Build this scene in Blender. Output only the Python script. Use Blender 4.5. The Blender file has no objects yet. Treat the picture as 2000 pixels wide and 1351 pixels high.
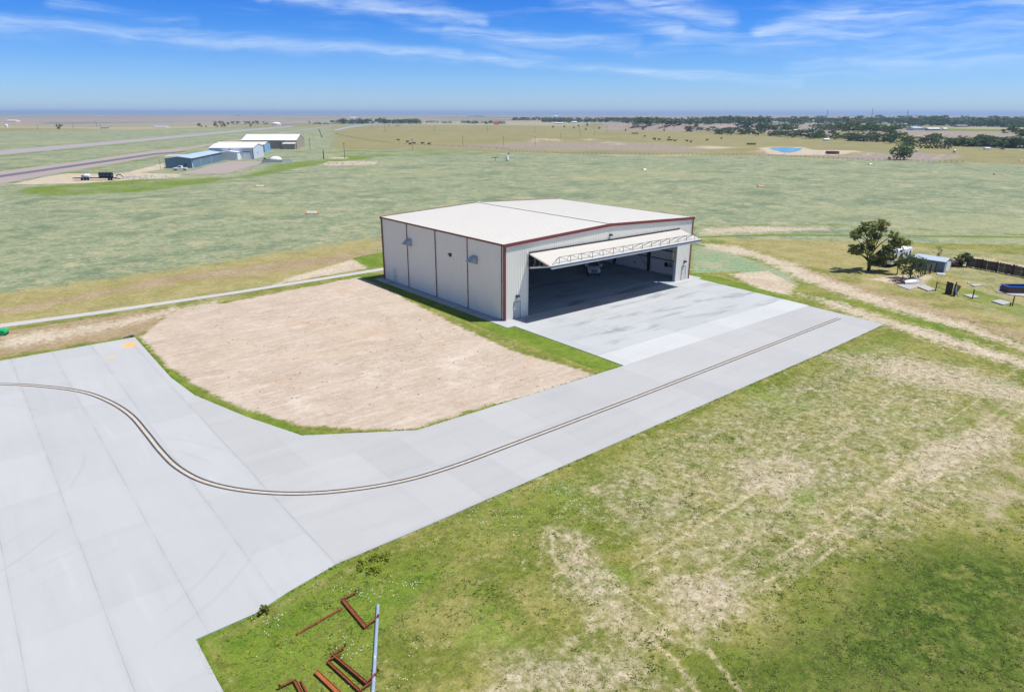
import bpy, bmesh, math, random
import numpy as np
from mathutils import Vector, Matrix, Quaternion
R = math.radians
C = bpy.context.scene
COL = C.collection

# ------------------------------------------------------------------ camera
F, PITCH, ROLL, YAW = 1341.162, 0.3271, 0.0015, 0.6859     # focal length in photo pixels (2000 wide), angles in rad
CAM = np.array([-50.815, -63.528, 24.4015])
cp, sp = math.cos(PITCH), math.sin(PITCH)
FW = np.array([math.sin(YAW) * cp, math.cos(YAW) * cp, -sp])
_rt = np.array([math.cos(YAW), -math.sin(YAW), 0.0]); _up = np.cross(_rt, FW)
RT = _rt * math.cos(ROLL) + _up * math.sin(ROLL); UP = _up * math.cos(ROLL) - _rt * math.sin(ROLL)
cd = bpy.data.cameras.new('camera'); co = bpy.data.objects.new('camera', cd); COL.objects.link(co)
cd.sensor_width = 36; cd.lens = F / 2000 * 36; cd.clip_end = 120000; cd.clip_start = 0.5
m = Matrix.Identity(4)
for i in range(3):
    m[i][0] = RT[i]; m[i][1] = UP[i]; m[i][2] = -FW[i]; m[i][3] = CAM[i]
co.matrix_world = m
C.camera = co

# ------------------------------------------------------------------ light, sky, exposure
SUN = Vector((2.4, -1.84, 7.0)).normalized()
sl = bpy.data.lights.new('sun', 'SUN'); so = bpy.data.objects.new('sun', sl); COL.objects.link(so)
sl.energy = 5.0; sl.angle = R(0.5); sl.color = (1.0, 0.955, 0.885)
so.rotation_euler = (-SUN).to_track_quat('-Z', 'Y').to_euler()
C.view_settings.view_transform = 'Standard'; C.view_settings.look = 'None'
C.view_settings.exposure = 0.27; C.view_settings.gamma = 1.0; C.view_settings.use_curve_mapping = False
C.cycles.use_denoising = True
C.cycles.max_bounces = 10; C.cycles.diffuse_bounces = 8; C.cycles.transparent_max_bounces = 6; C.cycles.volume_bounces = 0

class NT:
    """tiny helper to write node trees"""
    def __init__(s, tree): s.t = tree; tree.nodes.clear()
    def n(s, kind, ins=None, **kw):
        nd = s.t.nodes.new(kind)
        for k, v in kw.items(): setattr(nd, k, v)
        for k, v in (ins or {}).items():
            sock = nd.inputs[k]
            if isinstance(v, bpy.types.NodeSocket): s.t.links.new(v, sock)
            elif isinstance(v, bpy.types.Node): s.t.links.new(v.outputs[0], sock)
            else: sock.default_value = v
        return nd
    def math(s, op, a, b=0.0, c=0.0, clamp=False):
        return s.n('ShaderNodeMath', {0: a, 1: b, 2: c}, operation=op, use_clamp=clamp).outputs[0]
    def vmath(s, op, a, b=(0, 0, 0)):
        return s.n('ShaderNodeVectorMath', {0: a, 1: b}, operation=op)
    def mix(s, f, a, b, mode='MIX'):
        nd = s.n('ShaderNodeMix', None, data_type='RGBA', blend_type=mode)
        for k, v in ((0, f), (6, a), (7, b)):
            if isinstance(v, bpy.types.NodeSocket): s.t.links.new(v, nd.inputs[k])
            else: nd.inputs[k].default_value = (tuple(v) + (1,))[:4] if k else v
        return nd.outputs[2]
    def ss(s, v, lo, hi, a=0.0, b=1.0):
        return s.n('ShaderNodeMapRange', {0: v, 1: lo, 2: hi, 3: a, 4: b}, interpolation_type='SMOOTHSTEP', clamp=True).outputs[0]
    def noise(s, vec, scale, detail=4, rough=0.55, dist=0.0):
        return s.n('ShaderNodeTexNoise', {'Vector': vec, 'Scale': scale, 'Detail': detail, 'Roughness': rough, 'Distortion': dist}).outputs[0]
    def map(s, vec, scale=(1, 1, 1), rot=(0, 0, 0), loc=(0, 0, 0)):
        return s.n('ShaderNodeMapping', {0: vec, 1: loc, 2: rot, 3: scale}).outputs[0]

def rayd(x, y):
    return FW * F + RT * (x - 1000) - UP * (y - 675.5)

W = bpy.data.worlds.new('World'); C.world = W; W.use_nodes = True
nt = NT(W.node_tree)
sky = nt.n('ShaderNodeTexSky', sky_type='NISHITA', sun_disc=False)
sky.sun_elevation = math.asin(SUN.z); sky.sun_rotation = math.atan2(SUN.x, SUN.y)
sky.altitude = 900; sky.air_density = 1.0; sky.dust_density = 0.3; sky.ozone_density = 2.5
dirv = nt.vmath('NORMALIZE', nt.n('ShaderNodeTexCoord').outputs['Generated']).outputs[0]
sx = nt.n('ShaderNodeSeparateXYZ', {0: dirv})
el = nt.math('ARCSINE', sx.outputs[2]); az = nt.math('ARCTAN2', sx.outputs[0], sx.outputs[1])
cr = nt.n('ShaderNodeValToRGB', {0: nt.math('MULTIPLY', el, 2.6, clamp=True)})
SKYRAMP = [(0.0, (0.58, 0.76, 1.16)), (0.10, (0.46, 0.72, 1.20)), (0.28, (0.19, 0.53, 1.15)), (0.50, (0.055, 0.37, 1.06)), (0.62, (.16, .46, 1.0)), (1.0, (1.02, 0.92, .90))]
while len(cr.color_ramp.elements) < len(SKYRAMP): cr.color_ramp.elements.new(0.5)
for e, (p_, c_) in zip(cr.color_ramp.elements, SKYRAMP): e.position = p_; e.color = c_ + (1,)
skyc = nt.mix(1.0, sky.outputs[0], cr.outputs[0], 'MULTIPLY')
# thin cirrus: streaks laid out over the sky by bearing and elevation
pv = nt.n('ShaderNodeCombineXYZ', {0: az, 1: el}).outputs[0]
warp = nt.n('ShaderNodeTexNoise', {'Vector': pv, 'Scale': 9.0, 'Detail': 4.0})
pw = nt.vmath('ADD', pv, nt.vmath('MULTIPLY', nt.vmath('SUBTRACT', warp.outputs[1], (.5, .5, .5)).outputs[0], (.05, .022, 0)).outputs[0]).outputs[0]
def azel(x, y):
    d = rayd(x, y); d = d / np.linalg.norm(d)
    return math.atan2(d[0], d[1]), math.asin(d[2])
STREAKS = [((-300, 30), (350, 72), .016, .55), ((350, 72), (900, 112), .014, .55), ((900, 112), (1560, 162), .010, .5), ((100, 10), (380, 44), .010, .35),
           ((520, -10), (940, 42), .016, .6), ((880, 62), (1230, 86), .016, .55), ((1090, -12), (1330, 60), .020, .55), ((1230, -10), (1420, 40), .022, .7), ((1480, 62), (1670, 28), .016, .7),
           ((1330, 75), (1620, 100), .018, .45), ((1560, 120), (2100, 90), .03, .45), ((1650, 40), (2150, 20), .045, .5), ((1240, 100), (1640, 60), .012, .4), ((700, 20), (1150, 130), .01, .25)]
tot = None
for a, b, w, k in STREAKS:
    A = azel(*a); B = azel(*b); ab = (B[0] - A[0], B[1] - A[1]); L2 = ab[0] ** 2 + ab[1] ** 2
    pa = nt.vmath('SUBTRACT', pw, (A[0], A[1], 0)).outputs[0]
    t = nt.math('MULTIPLY', nt.n('ShaderNodeVectorMath', {0: pa, 1: (ab[0], ab[1], 0)}, operation='DOT_PRODUCT').outputs['Value'], 1 / L2, clamp=True)
    q = nt.n('ShaderNodeVectorMath', {0: (ab[0], ab[1], 0), 'Scale': t}, operation='SCALE').outputs[0]
    d = nt.n('ShaderNodeVectorMath', {0: pa, 1: q}, operation='DISTANCE').outputs['Value']
    v = nt.ss(d, w, 0.0, 0.0, k)
    tot = v if tot is None else nt.math('MAXIMUM', tot, v)
n1 = nt.noise(nt.map(pw, (5, 60, 1), (0, 0, R(-3))), 1.0, 7, 0.62, 0.6)
n2 = nt.noise(nt.map(pw, (16, 90, 1), (0, 0, R(8))), 1.0, 6, 0.6, 0.4)
veil = nt.math('MULTIPLY', nt.ss(n1, 0.5, 0.75, 0, 0.35), nt.ss(el, 0.03, 0.12))
cm = nt.math('ADD', nt.math('MULTIPLY', tot, nt.ss(nt.math('ADD', n1, nt.math('MULTIPLY', n2, 0.5)), 0.55, 0.95, 0.12, 1.15)), nt.math('MULTIPLY', veil, 0.6))
cm = nt.math('MINIMUM', nt.math('MULTIPLY', cm, .72), 0.62)
CLOUD = (6.6, 7.7, 9.0)
skyc = nt.mix(cm, skyc, CLOUD)
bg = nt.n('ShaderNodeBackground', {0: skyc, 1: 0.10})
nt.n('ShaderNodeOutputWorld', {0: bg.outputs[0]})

# ------------------------------------------------------------------ helpers: terrain and photo bearings
def smooth(t):
    t = np.clip(t, 0, 1); return t * t * (3 - 2 * t)
rngn = np.random.default_rng(7)
_grid = rngn.random((256, 256))
def vnoise(x, y):
    x = np.asarray(x, float); y = np.asarray(y, float)
    xi = np.floor(x).astype(int); yi = np.floor(y).astype(int); fx = x - xi; fy = y - yi
    fx = fx * fx * (3 - 2 * fx); fy = fy * fy * (3 - 2 * fy)
    g = lambda a, b: _grid[a % 256, b % 256]
    return (g(xi, yi) * (1 - fx) + g(xi + 1, yi) * fx) * (1 - fy) + (g(xi, yi + 1) * (1 - fx) + g(xi + 1, yi + 1) * fx) * fy
def flat(x, y, z=0.0):
    d = rayd(x, y); return CAM + d * ((z - CAM[2]) / d[2])
def polar(pts):
    q = [flat(*p) for p in pts]
    a = [math.atan2(v[0] - CAM[0], v[1] - CAM[1]) for v in q]
    r = [math.hypot(v[0] - CAM[0], v[1] - CAM[1]) for v in q]
    return np.array(a), np.array(r)
TOE1 = polar([(1130, 249), (1200, 251), (1300, 254), (1380, 256), (1470, 252), (1560, 254), (1640, 256), (1720, 258)])
TOE2 = polar([(1600, 269), (1650, 273), (1720, 278), (1800, 282), (1900, 285), (2000, 289), (2100, 292)])
MOUNDS = [(1040, 275.5, 16, 1.3), (1064, 274.5, 18, 1.5), (1084, 275, 15, 1.3), (1150, 273, 18, 1.2), (1185, 280, 20, 1.3), (1205, 282, 16, 1.), (1370, 287, 16, .8), (1480, 295, 9, .9), (1592, 299, 9, .9), (1680, 300, 12, 1.0)]
MND = [(flat(a, b)[:2], s, h) for a, b, s, h in MOUNDS]
def hz(x, y):
    x = np.asarray(x, float); y = np.asarray(y, float)
    dx, dy = x - CAM[0], y - CAM[1]
    a = np.arctan2(dx, dy); r = np.hypot(dx, dy)
    z = np.zeros_like(r)
    for (ta, tr), H in ((TOE1, 7.0), (TOE2, 6.5)):
        toe = np.interp(a, ta, tr)
        gull = (vnoise(a * 130, r / 400) - .5) * 40 + (vnoise(a * 420, r / 90) - .5) * 18
        d = r - toe + gull
        fade = smooth((a - ta[0]) / 0.03) * (smooth((ta[-1] - a) / 0.02) if H > 6.8 else 1.0)
        z += H * fade * smooth(d / 34) * np.exp(-np.clip(d - 60, 0, None) / 500)
    for c, s, h in MND:
        z += h * np.exp(-(((x - c[0]) ** 2 + (y - c[1]) ** 2) / s ** 2) * 1.6) * (0.7 + 0.6 * vnoise(x / 9, y / 9))
    # far plain: a faint roll beyond two kilometres
    z += smooth((r - 1700) / 2500) * 7 * (vnoise(a * 14 + 3, r / 1300) - 0.35) * smooth((9000 - r) / 4000)
    return z
def gp(x, y):
    """the point of the ground seen at photo pixel (x, y)"""
    d = rayd(x, y); z = 0.0
    for i in range(40):
        p = CAM + d * ((z - CAM[2]) / d[2])
        z = 0.6 * z + 0.4 * float(hz(p[0], p[1]))
    p = CAM + d * ((z - CAM[2]) / d[2]); p[2] = float(hz(p[0], p[1]))
    return p
def ppm(p):
    """photo pixels per metre at a point"""
    return F / float(np.dot(np.asarray(p) - CAM, FW))
def on_x(x, y, X):
    d = rayd(x, y); return CAM + d * ((X - CAM[0]) / d[0])
def on_y(x, y, Y):
    d = rayd(x, y); return CAM + d * ((Y - CAM[1]) / d[1])

# ------------------------------------------------------------------ helpers: objects
def tag(o, label=None, cat=None, group=None, kind=None):
    for k, v in (('label', label), ('category', cat), ('group', group), ('kind', kind)):
        if v: o[k] = v
    return o
def empty(name, loc=(0, 0, 0), rz=0.0, label=None, cat=None, group=None, kind=None):
    o = bpy.data.objects.new(name, None); COL.objects.link(o)
    o.location = Vector(loc); o.rotation_euler = (0, 0, rz); o.empty_display_size = 0.3
    return tag(o, label, cat, group, kind)
def kids(o): return [c for c in bpy.data.objects if c.parent == o]
def copy_tree(o, parent=None):
    c = o.copy(); COL.objects.link(c)
    if parent: c.parent = parent
    for k in kids(o): copy_tree(k, c)
    return c

class MB:
    """collects shapes and links them as ONE mesh object"""
    def __init__(s): s.v = []; s.f = []; s.m = []
    def add(s, vs, fs, mi=0):
        o = len(s.v); s.v += [tuple(map(float, v)) for v in vs]
        s.f += [tuple(i + o for i in f) for f in fs]; s.m += [mi] * len(fs); return s
    def box(s, a, b, mi=0):
        x0, y0, z0 = a; x1, y1, z1 = b
        vs = [(x, y, z) for z in (z0, z1) for x, y in ((x0, y0), (x1, y0), (x1, y1), (x0, y1))]
        return s.add(vs, [(3, 2, 1, 0), (4, 5, 6, 7), (0, 1, 5, 4), (1, 2, 6, 5), (2, 3, 7, 6), (3, 0, 4, 7)], mi)
    def bar(s, p, q, w, h=None, mi=0, up=(0, 0, 1)):
        p = Vector(p); q = Vector(q); d = (q - p).normalized(); u = Vector(up)
        if abs(d.dot(u)) > 0.98: u = Vector((1, 0, 0))
        a = d.cross(u).normalized() * (w / 2); b = a.normalized().cross(d) * ((h or w) / 2)
        vs = [e + i * a + j * b for e in (p, q) for i, j in ((-1, -1), (1, -1), (1, 1), (-1, 1))]
        return s.add(vs, [(0, 1, 2, 3), (7, 6, 5, 4), (0, 4, 5, 1), (1, 5, 6, 2), (2, 6, 7, 3), (3, 7, 4, 0)], mi)
    def tube(s, pts, rad, n=8, mi=0, cap=True):
        pts = [Vector(p) for p in pts]; rad = rad if hasattr(rad, '__len__') else [rad] * len(pts)
        vs = []; fs = []
        d = (pts[1] - pts[0]).normalized(); u = d.orthogonal().normalized()
        for i, p in enumerate(pts):
            t = (pts[min(i + 1, len(pts) - 1)] - pts[max(i - 1, 0)]).normalized()
            u = (u - t * u.dot(t)).normalized(); w = t.cross(u)
            vs += [p + (u * math.cos(2 * math.pi * k / n) + w * math.sin(2 * math.pi * k / n)) * rad[i] for k in range(n)]
        for i in range(len(pts) - 1):
            for k in range(n): fs.append((i * n + k, i * n + (k + 1) % n, (i + 1) * n + (k + 1) % n, (i + 1) * n + k))
        if cap: fs += [tuple(reversed(range(n))), tuple(range((len(pts) - 1) * n, len(pts) * n))]
        return s.add(vs, fs, mi)
    def lathe(s, prof, c=(0, 0, 0), n=16, mi=0):
        vs = []; fs = []
        for r, z in prof: vs += [(c[0] + r * math.cos(2 * math.pi * k / n), c[1] + r * math.sin(2 * math.pi * k / n), c[2] + z) for k in range(n)]
        for i in range(len(prof) - 1):
            for k in range(n): fs.append((i * n + k, i * n + (k + 1) % n, (i + 1) * n + (k + 1) % n, (i + 1) * n + k))
        fs += [tuple(reversed(range(n))), tuple(range((len(prof) - 1) * n, len(prof) * n))]
        return s.add(vs, fs, mi)
    def ell(s, c, r, n=10, mi=0):
        prof = [(math.sin(math.pi * (i + .02) / (n + .04)), -math.cos(math.pi * (i + .02) / (n + .04))) for i in range(n + 1)]
        m0 = len(s.v); s.lathe(prof, (0, 0, 0), 2 * n, mi)
        for i in range(m0, len(s.v)): v = s.v[i]; s.v[i] = (c[0] + v[0] * r[0], c[1] + v[1] * r[1], c[2] + v[2] * r[2])
        return s
    def prism(s, poly, axis, a, b, mi=0):
        """poly of 2D points swept along an axis from a to b; axis x: (y,z), y: (x,z), z: (x,y)"""
        put = {'x': lambda p, t: (t, p[0], p[1]), 'y': lambda p, t: (p[0], t, p[1]), 'z': lambda p, t: (p[0], p[1], t)}[axis]
        n = len(poly); vs = [put(p, a) for p in poly] + [put(p, b) for p in poly]
        return s.add(vs, [tuple(reversed(range(n))), tuple(range(n, 2 * n))] + [(i, (i + 1) % n, n + (i + 1) % n, n + i) for i in range(n)], mi)
    def loft(s, rings, mi=0, cap=True):
        n = len(rings[0]); vs = [p for r in rings for p in r]
        fs = [(i * n + k, i * n + (k + 1) % n, (i + 1) * n + (k + 1) % n, (i + 1) * n + k) for i in range(len(rings) - 1) for k in range(n)]
        if cap: fs += [tuple(reversed(range(n))), tuple(range((len(rings) - 1) * n, len(rings) * n))]
        return s.add(vs, fs, mi)
    def build(s, name, mats, parent=None, loc=(0, 0, 0), rz=0.0, smooth=False, bevel=0.0):
        me = bpy.data.meshes.new(name); me.from_pydata(s.v, [], s.f)
        for mt in (mats if isinstance(mats, (list, tuple)) else [mats]): me.materials.append(mt)
        me.polygons.foreach_set('material_index', s.m)
        bm = bmesh.new(); bm.from_mesh(me); bmesh.ops.recalc_face_normals(bm, faces=bm.faces); bm.to_mesh(me); bm.free()
        if smooth:
            me.shade_smooth()
            me.set_sharp_from_angle(angle=R(40))
        o = bpy.data.objects.new(name, me); COL.objects.link(o)
        if parent: o.parent = parent
        o.location = Vector(loc); o.rotation_euler = (0, 0, rz)
        if bevel:
            b = o.modifiers.new('bevel', 'BEVEL'); b.width = bevel; b.segments = 2; b.limit_method = 'ANGLE'; b.angle_limit = R(40)
        return o

def np_mesh(name, verts, faces, mats, parent=None, mat_idx=None, loc=(0, 0, 0)):
    """fast mesh from numpy quads"""
    me = bpy.data.meshes.new(name); nv, nf = len(verts), len(faces); k = faces.shape[1]
    me.vertices.add(nv); me.vertices.foreach_set('co', np.asarray(verts, np.float32).ravel())
    me.loops.add(nf * k); me.loops.foreach_set('vertex_index', np.asarray(faces, np.int32).ravel())
    me.polygons.add(nf); me.polygons.foreach_set('loop_start', np.arange(0, nf * k, k, dtype=np.int32))
    for mt in mats: me.materials.append(mt)
    if mat_idx is not None: me.polygons.foreach_set('material_index', np.asarray(mat_idx, np.int32))
    me.update(); me.validate()
    o = bpy.data.objects.new(name, me); COL.objects.link(o)
    if parent: o.parent = parent
    o.location = Vector(loc)
    return o

# ------------------------------------------------------------------ materials
def pmat(name, col, rough=0.6, metal=0.0, var=0.12, scale=3.0, streak=None, bump=0.0, spec=0.5, col2=None, thr=None):
    """plain painted / metal / wood surface with procedural wear"""
    mt = bpy.data.materials.new(name); mt.use_nodes = True; t = NT(mt.node_tree)
    oc = t.n('ShaderNodeTexCoord').outputs['Object']
    v = t.map(oc, streak) if streak else oc
    nz = t.noise(v, scale, 5, 0.6)
    c = t.mix(nz, [x * (1 - var) for x in col], [min(1, x * (1 + var)) for x in col])
    if col2:
        lo, hi = thr or (0.5, 0.62)
        c = t.mix(t.ss(t.noise(v, scale * 1.7, 6, 0.65), lo, hi), c, col2)
    ins = {'Base Color': c, 'Roughness': t.ss(nz, 0, 1, max(0, rough - .08), min(1, rough + .08)), 'Metallic': metal, 'Specular IOR Level': spec}
    if bump: ins['Normal'] = t.n('ShaderNodeBump', {'Height': nz, 'Strength': bump, 'Distance': 0.02}).outputs[0]
    b = t.n('ShaderNodeBsdfPrincipled', ins); t.n('ShaderNodeOutputMaterial', {0: b.outputs[0]})
    return mt
def leafmat(name, a, b, yel=None):
    mt = bpy.data.materials.new(name); mt.use_nodes = True; t = NT(mt.node_tree)
    ri = t.n('ShaderNodeNewGeometry').outputs['Random Per Island']; orr = t.n('ShaderNodeObjectInfo').outputs['Random']
    c = t.mix(ri, a, b)
    c = t.mix(t.math('MULTIPLY', orr, 0.5), c, [x * .62 for x in b])
    if yel: c = t.mix(t.ss(ri, .8, 1), c, yel)
    d = t.n('ShaderNodeBsdfPrincipled', {'Base Color': c, 'Roughness': 0.6, 'Specular IOR Level': 0.25})
    tr = t.n('ShaderNodeBsdfTranslucent', {0: c})
    mx = t.n('ShaderNodeMixShader', {0: 0.4, 1: d.outputs[0], 2: tr.outputs[0]}); t.n('ShaderNodeOutputMaterial', {0: mx.outputs[0]})
    return mt
def glassmat(name, col=(0.02, 0.025, 0.03)):
    mt = bpy.data.materials.new(name); mt.use_nodes = True; t = NT(mt.node_tree)
    b = t.n('ShaderNodeBsdfPrincipled', {'Base Color': col + (1,), 'Roughness': 0.06, 'Specular IOR Level': 0.7}); t.n('ShaderNodeOutputMaterial', {0: b.outputs[0]})
    return mt

M = dict(
    wall=pmat('light_stone_steel', (0.79, 0.765, 0.69), 0.45, 0, .04, .6, (1, 1, .25)),
    roof=pmat('white_steel_roof', (0.56, 0.545, 0.505), 0.5, 0, .035, .5, (.3, 1, 1)),
    trim=pmat('dark_red_trim', (0.185, 0.036, 0.038), 0.4, 0, .1, 2),
    liner=pmat('white_liner', (0.80, 0.76, 0.77), 0.6, 0, .05, 1),
    inner=pmat('white_insulation', (0.78, 0.78, 0.77), 0.8, 0, .1, 1),
    darksteel=pmat('dark_frame_steel', (0.018, 0.018, 0.02), 0.5, 0.2, .2, 2),
    greysteel=pmat('grey_steel', (0.28, 0.29, 0.30), 0.45, 0.5, .15, 3),
    bluesteel=pmat('blue_grey_steel', (0.10, 0.16, 0.26), 0.45, 0.1, .12, 2),
    door=pmat('door_cream', (0.58, 0.585, 0.56), 0.5, 0, .04, 1),
    white=pmat('white_paint', (0.78, 0.79, 0.80), 0.35, 0, .04, 2),
    black=pmat('black_plastic', (0.012, 0.012, 0.014), 0.4, 0, .2, 4),
    rubber=pmat('rubber', (0.02, 0.02, 0.021), 0.8, 0, .2, 6),
    chrome=pmat('chrome', (0.65, 0.66, 0.68), 0.18, 0.9, .05, 2),
    galv=pmat('galvanised', (0.46, 0.49, 0.52), 0.45, 0.35, .15, 4),
    yellow=pmat('yellow_strap', (0.75, 0.58, 0.04), 0.6, 0, .06, 3),
    red=pmat('red_paint', (0.45, 0.03, 0.03), 0.4, 0, .1, 3),
    maroon=pmat('dark_maroon', (0.09, 0.025, 0.022), 0.7, 0, .3, 3),
    clod=pmat('earth_clod', (.33, .25, .18), .95, 0, .3, 5),
    rust=pmat('rusty_steel', (0.16, 0.045, 0.022), 0.85, 0.1, .45, 6, None, .4, .3, (0.33, 0.10, 0.03), (.5, .66)),
    rust2=pmat('orange_rust', (0.28, 0.085, 0.03), 0.85, 0.1, .4, 5, None, .4, .3, (0.42, 0.15, 0.05), (.5, .7)),
    bluepipe=pmat('pale_blue_pipe', (0.24, 0.31, 0.42), 0.45, 0, .15, 3, (1, 1, 1), 0, .4, (0.5, 0.55, 0.62), (.55, .7)),
    wood=pmat('weathered_wood', (0.13, 0.105, 0.085), 0.9, 0, .5, 5, (3, 3, .4), .3),
    dwood=pmat('dark_wood', (0.06, 0.045, 0.037), 0.9, 0, .5, 5, (3, 3, .4), .3),
    pole=pmat('pole_wood', (0.085, 0.065, 0.05), 0.9, 0, .3, 3, (4, 4, .5)),
    bark=pmat('bark', (0.055, 0.045, 0.035), 0.95, 0, .4, 4, (3, 3, .7), .6),
    greywood=pmat('grey_dead_wood', (0.22, 0.19, 0.17), 0.95, 0, .3, 4),
    slab=pmat('old_concrete', (0.34, 0.34, 0.345), 0.9, 0, .12, 1.5, None, .2),
    blue=pmat('bright_blue', (0.02, 0.10, 0.42), 0.4, 0, .1, 3),
    brown=pmat('brown_panel', (0.11, 0.055, 0.04), 0.7, 0, .25, 4),
    green=pmat('green_plastic', (0.01, 0.36, 0.12), 0.4, 0, .1, 4),
    orange=pmat('faded_orange', (0.62, 0.27, 0.13), 0.7, 0, .2, 4, None, 0, .3, (.7, .5, .4), (.5, .65)),
    cow=pmat('black_hide', (0.018, 0.014, 0.013), 0.8, 0, .4, 3),
    cow2=pmat('red_brown_hide', (0.11, 0.035, 0.018), 0.8, 0, .3, 3),
    bluewall=pmat('slate_blue_steel', (0.115, 0.20, 0.28), 0.5, 0, .08, .4, (1, 1, .2)),
    blueroof=pmat('pale_blue_roof', (0.36, 0.46, 0.56), 0.5, 0, .06, .3),
    lavwall=pmat('pale_blue_white_steel', (0.56, 0.60, 0.72), 0.5, 0, .05, .4, (1, 1, .2)),
    skywall=pmat('sky_blue_steel', (0.20, 0.40, 0.62), 0.5, 0, .06, .4, (1, 1, .2)),
    creamroof=pmat('cream_roof', (0.62, 0.58, 0.50), 0.5, 0, .05, .3),
    tanwall=pmat('tan_steel', (0.33, 0.27, 0.22), 0.6, 0, .06, .4, (1, 1, .2)),
    brick=pmat('house_wall', (0.42, 0.36, 0.31), 0.8, 0, .1, 1),
    greyroof=pmat('grey_roof', (0.24, 0.24, 0.26), 0.8, 0, .1, 1),
    glass=glassmat('dark_glass'),
    lamp=glassmat('headlamp', (0.5, 0.52, 0.55)),
    leafA=leafmat('elm_leaves', (0.16, 0.195, 0.045), (0.32, 0.35, 0.10), (0.42, 0.42, 0.15)),
    leafB=leafmat('far_leaves', (0.045, 0.095, 0.026), (0.125, 0.19, 0.052)),
    leafY=leafmat('yellow_leaves', (0.17, 0.19, 0.02), (0.32, 0.31, 0.03)),
    leafD=leafmat('shrub_leaves', (0.045, 0.075, 0.018), (0.11, 0.15, 0.04)),
    tufty=leafmat('lime_weeds', (.24, .32, .03), (.40, .46, .05)),
    leafG=leafmat('sparse_leaves', (0.06, 0.065, 0.035), (0.12, 0.12, 0.07)),
)

# concrete paving with joints, blotches and brush marks
def concrete(name, base, jx=None, jy=None, stain=0.0, streak=(0.5, 0.05, 1), tyre=False, warm=(1.0, 1.0, 1.0)):
    mt = bpy.data.materials.new(name); mt.use_nodes = True; t = NT(mt.node_tree)
    oc = t.n('ShaderNodeTexCoord').outputs['Object']; s = t.n('ShaderNodeSeparateXYZ', {0: oc})
    big = t.noise(oc, 0.16, 5, 0.6); fine = t.noise(oc, 6.0, 5, 0.65); st = t.noise(t.map(oc, streak), 1.6, 6, 0.6, 0.4)
    c = t.mix(big, [x * .90 for x in base], [x * 1.07 for x in base])
    c = t.mix(t.ss(st, .45, .8, 0, .45), c, [x * 0.86 for x in base])
    c = t.mix(t.ss(st, .42, .2, 0, .5), c, [min(1, x * 1.16) for x in base])
    c = t.mix(t.ss(fine, .3, .75, 0, .10), c, [x * .75 for x in base])
    wx = t.math('MULTIPLY', t.math('SUBTRACT', t.noise(oc, 1.5, 2), .5), .05)
    # each poured lane and panel a slightly different grey
    if jx:
        px = t.math('FLOOR', t.math('DIVIDE', t.math('SUBTRACT', s.outputs[0], jx[0]), jx[1]))
        py = t.math('FLOOR', t.math('DIVIDE', t.math('SUBTRACT', s.outputs[1], jy[0]), jy[1])) if jy else 0.0
        wn = t.n('ShaderNodeTexWhiteNoise', {0: t.n('ShaderNodeCombineXYZ', {0: px, 1: py}).outputs[0]}, noise_dimensions='2D').outputs[0]
        c = t.mix(1.0, c, t.mix(wn, (.95, .953, .955), (1.03, 1.03, 1.03)), 'MULTIPLY')
    if stain:
        n3 = t.noise(t.map(oc, (.12, .5, 1), (0, 0, R(-14))), 1.0, 6, 0.62, .5)
        c = t.mix(t.ss(n3, .50, .70, 0, stain), c, [x * .50 for x in base])
    for axis, jj in ((0, jx), (1, jy)):
        if not jj: continue
        u = t.math('ADD', t.math('DIVIDE', t.math('SUBTRACT', s.outputs[axis], jj[0]), jj[1]), t.math('DIVIDE', wx, jj[1]))
        fr = t.math('MULTIPLY', t.math('ABSOLUTE', t.math('SUBTRACT', u, t.math('ROUND', u))), jj[1])
        ln = t.ss(fr, jj[2], jj[2] * .4, 0, jj[3])
        soft = t.ss(fr, .35, 0, 0, jj[3] * .16)
        vis = t.ss(t.noise(oc, .35, 3), .35, .6, .35, 1)
        c = t.mix(t.math('MULTIPLY', t.math('MAXIMUM', ln, soft), vis), c, (0.10, 0.105, 0.11))
    if tyre:
        for cx, cy, r_, k in ((-52, -18, 13.0, .08), (-52, -18, 14.7, .08), (-64, -4, 18, .10), (-64, -4, 20, .10), (-44, -46, 24, .06), (-44, -46, 25.7, .06)):
            d = t.n('ShaderNodeVectorMath', {0: oc, 1: (cx, cy, 0)}, operation='DISTANCE').outputs['Value']
            d = t.math('ABSOLUTE', t.math('SUBTRACT', d, r_))
            c = t.mix(t.math('MULTIPLY', t.ss(d, .22, .02, 0, k), t.ss(t.noise(oc, .12, 3), .45, .62)), c, [x * .35 for x in base])
        ox = t.ss(t.n('ShaderNodeVectorMath', {0: t.map(oc, (.9, .6, 1)), 1: (-38.0 * .9, 19.0 * .6, .0)}, operation='DISTANCE').outputs['Value'], 1.1, 0)
        o2 = t.ss(t.n('ShaderNodeVectorMath', {0: oc, 1: (-40.4, 15.5, 0)}, operation='DISTANCE').outputs['Value'], .7, 0)
        n4 = t.noise(oc, 2.2, 6, .7)
        c = t.mix(t.math('MULTIPLY', t.math('MAXIMUM', ox, t.math('MULTIPLY', o2, .8)), t.ss(n4, .36, .50)), c, (.66, .36, .05))
    b = t.n('ShaderNodeBsdfPrincipled', {'Base Color': c, 'Roughness': .85, 'Specular IOR Level': .3,
            'Normal': t.n('ShaderNodeBump', {'Height': fine, 'Strength': .08, 'Distance': .01}).outputs[0]})
    t.n('ShaderNodeOutputMaterial', {0: b.outputs[0]}); return mt
CONC = (0.385, 0.395, 0.405)
M['ramp'] = concrete('ramp_concrete', CONC, (-41.3, 3.65, .026, .40), (-12.4, 7.6, .015, .12), tyre=True)
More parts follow.
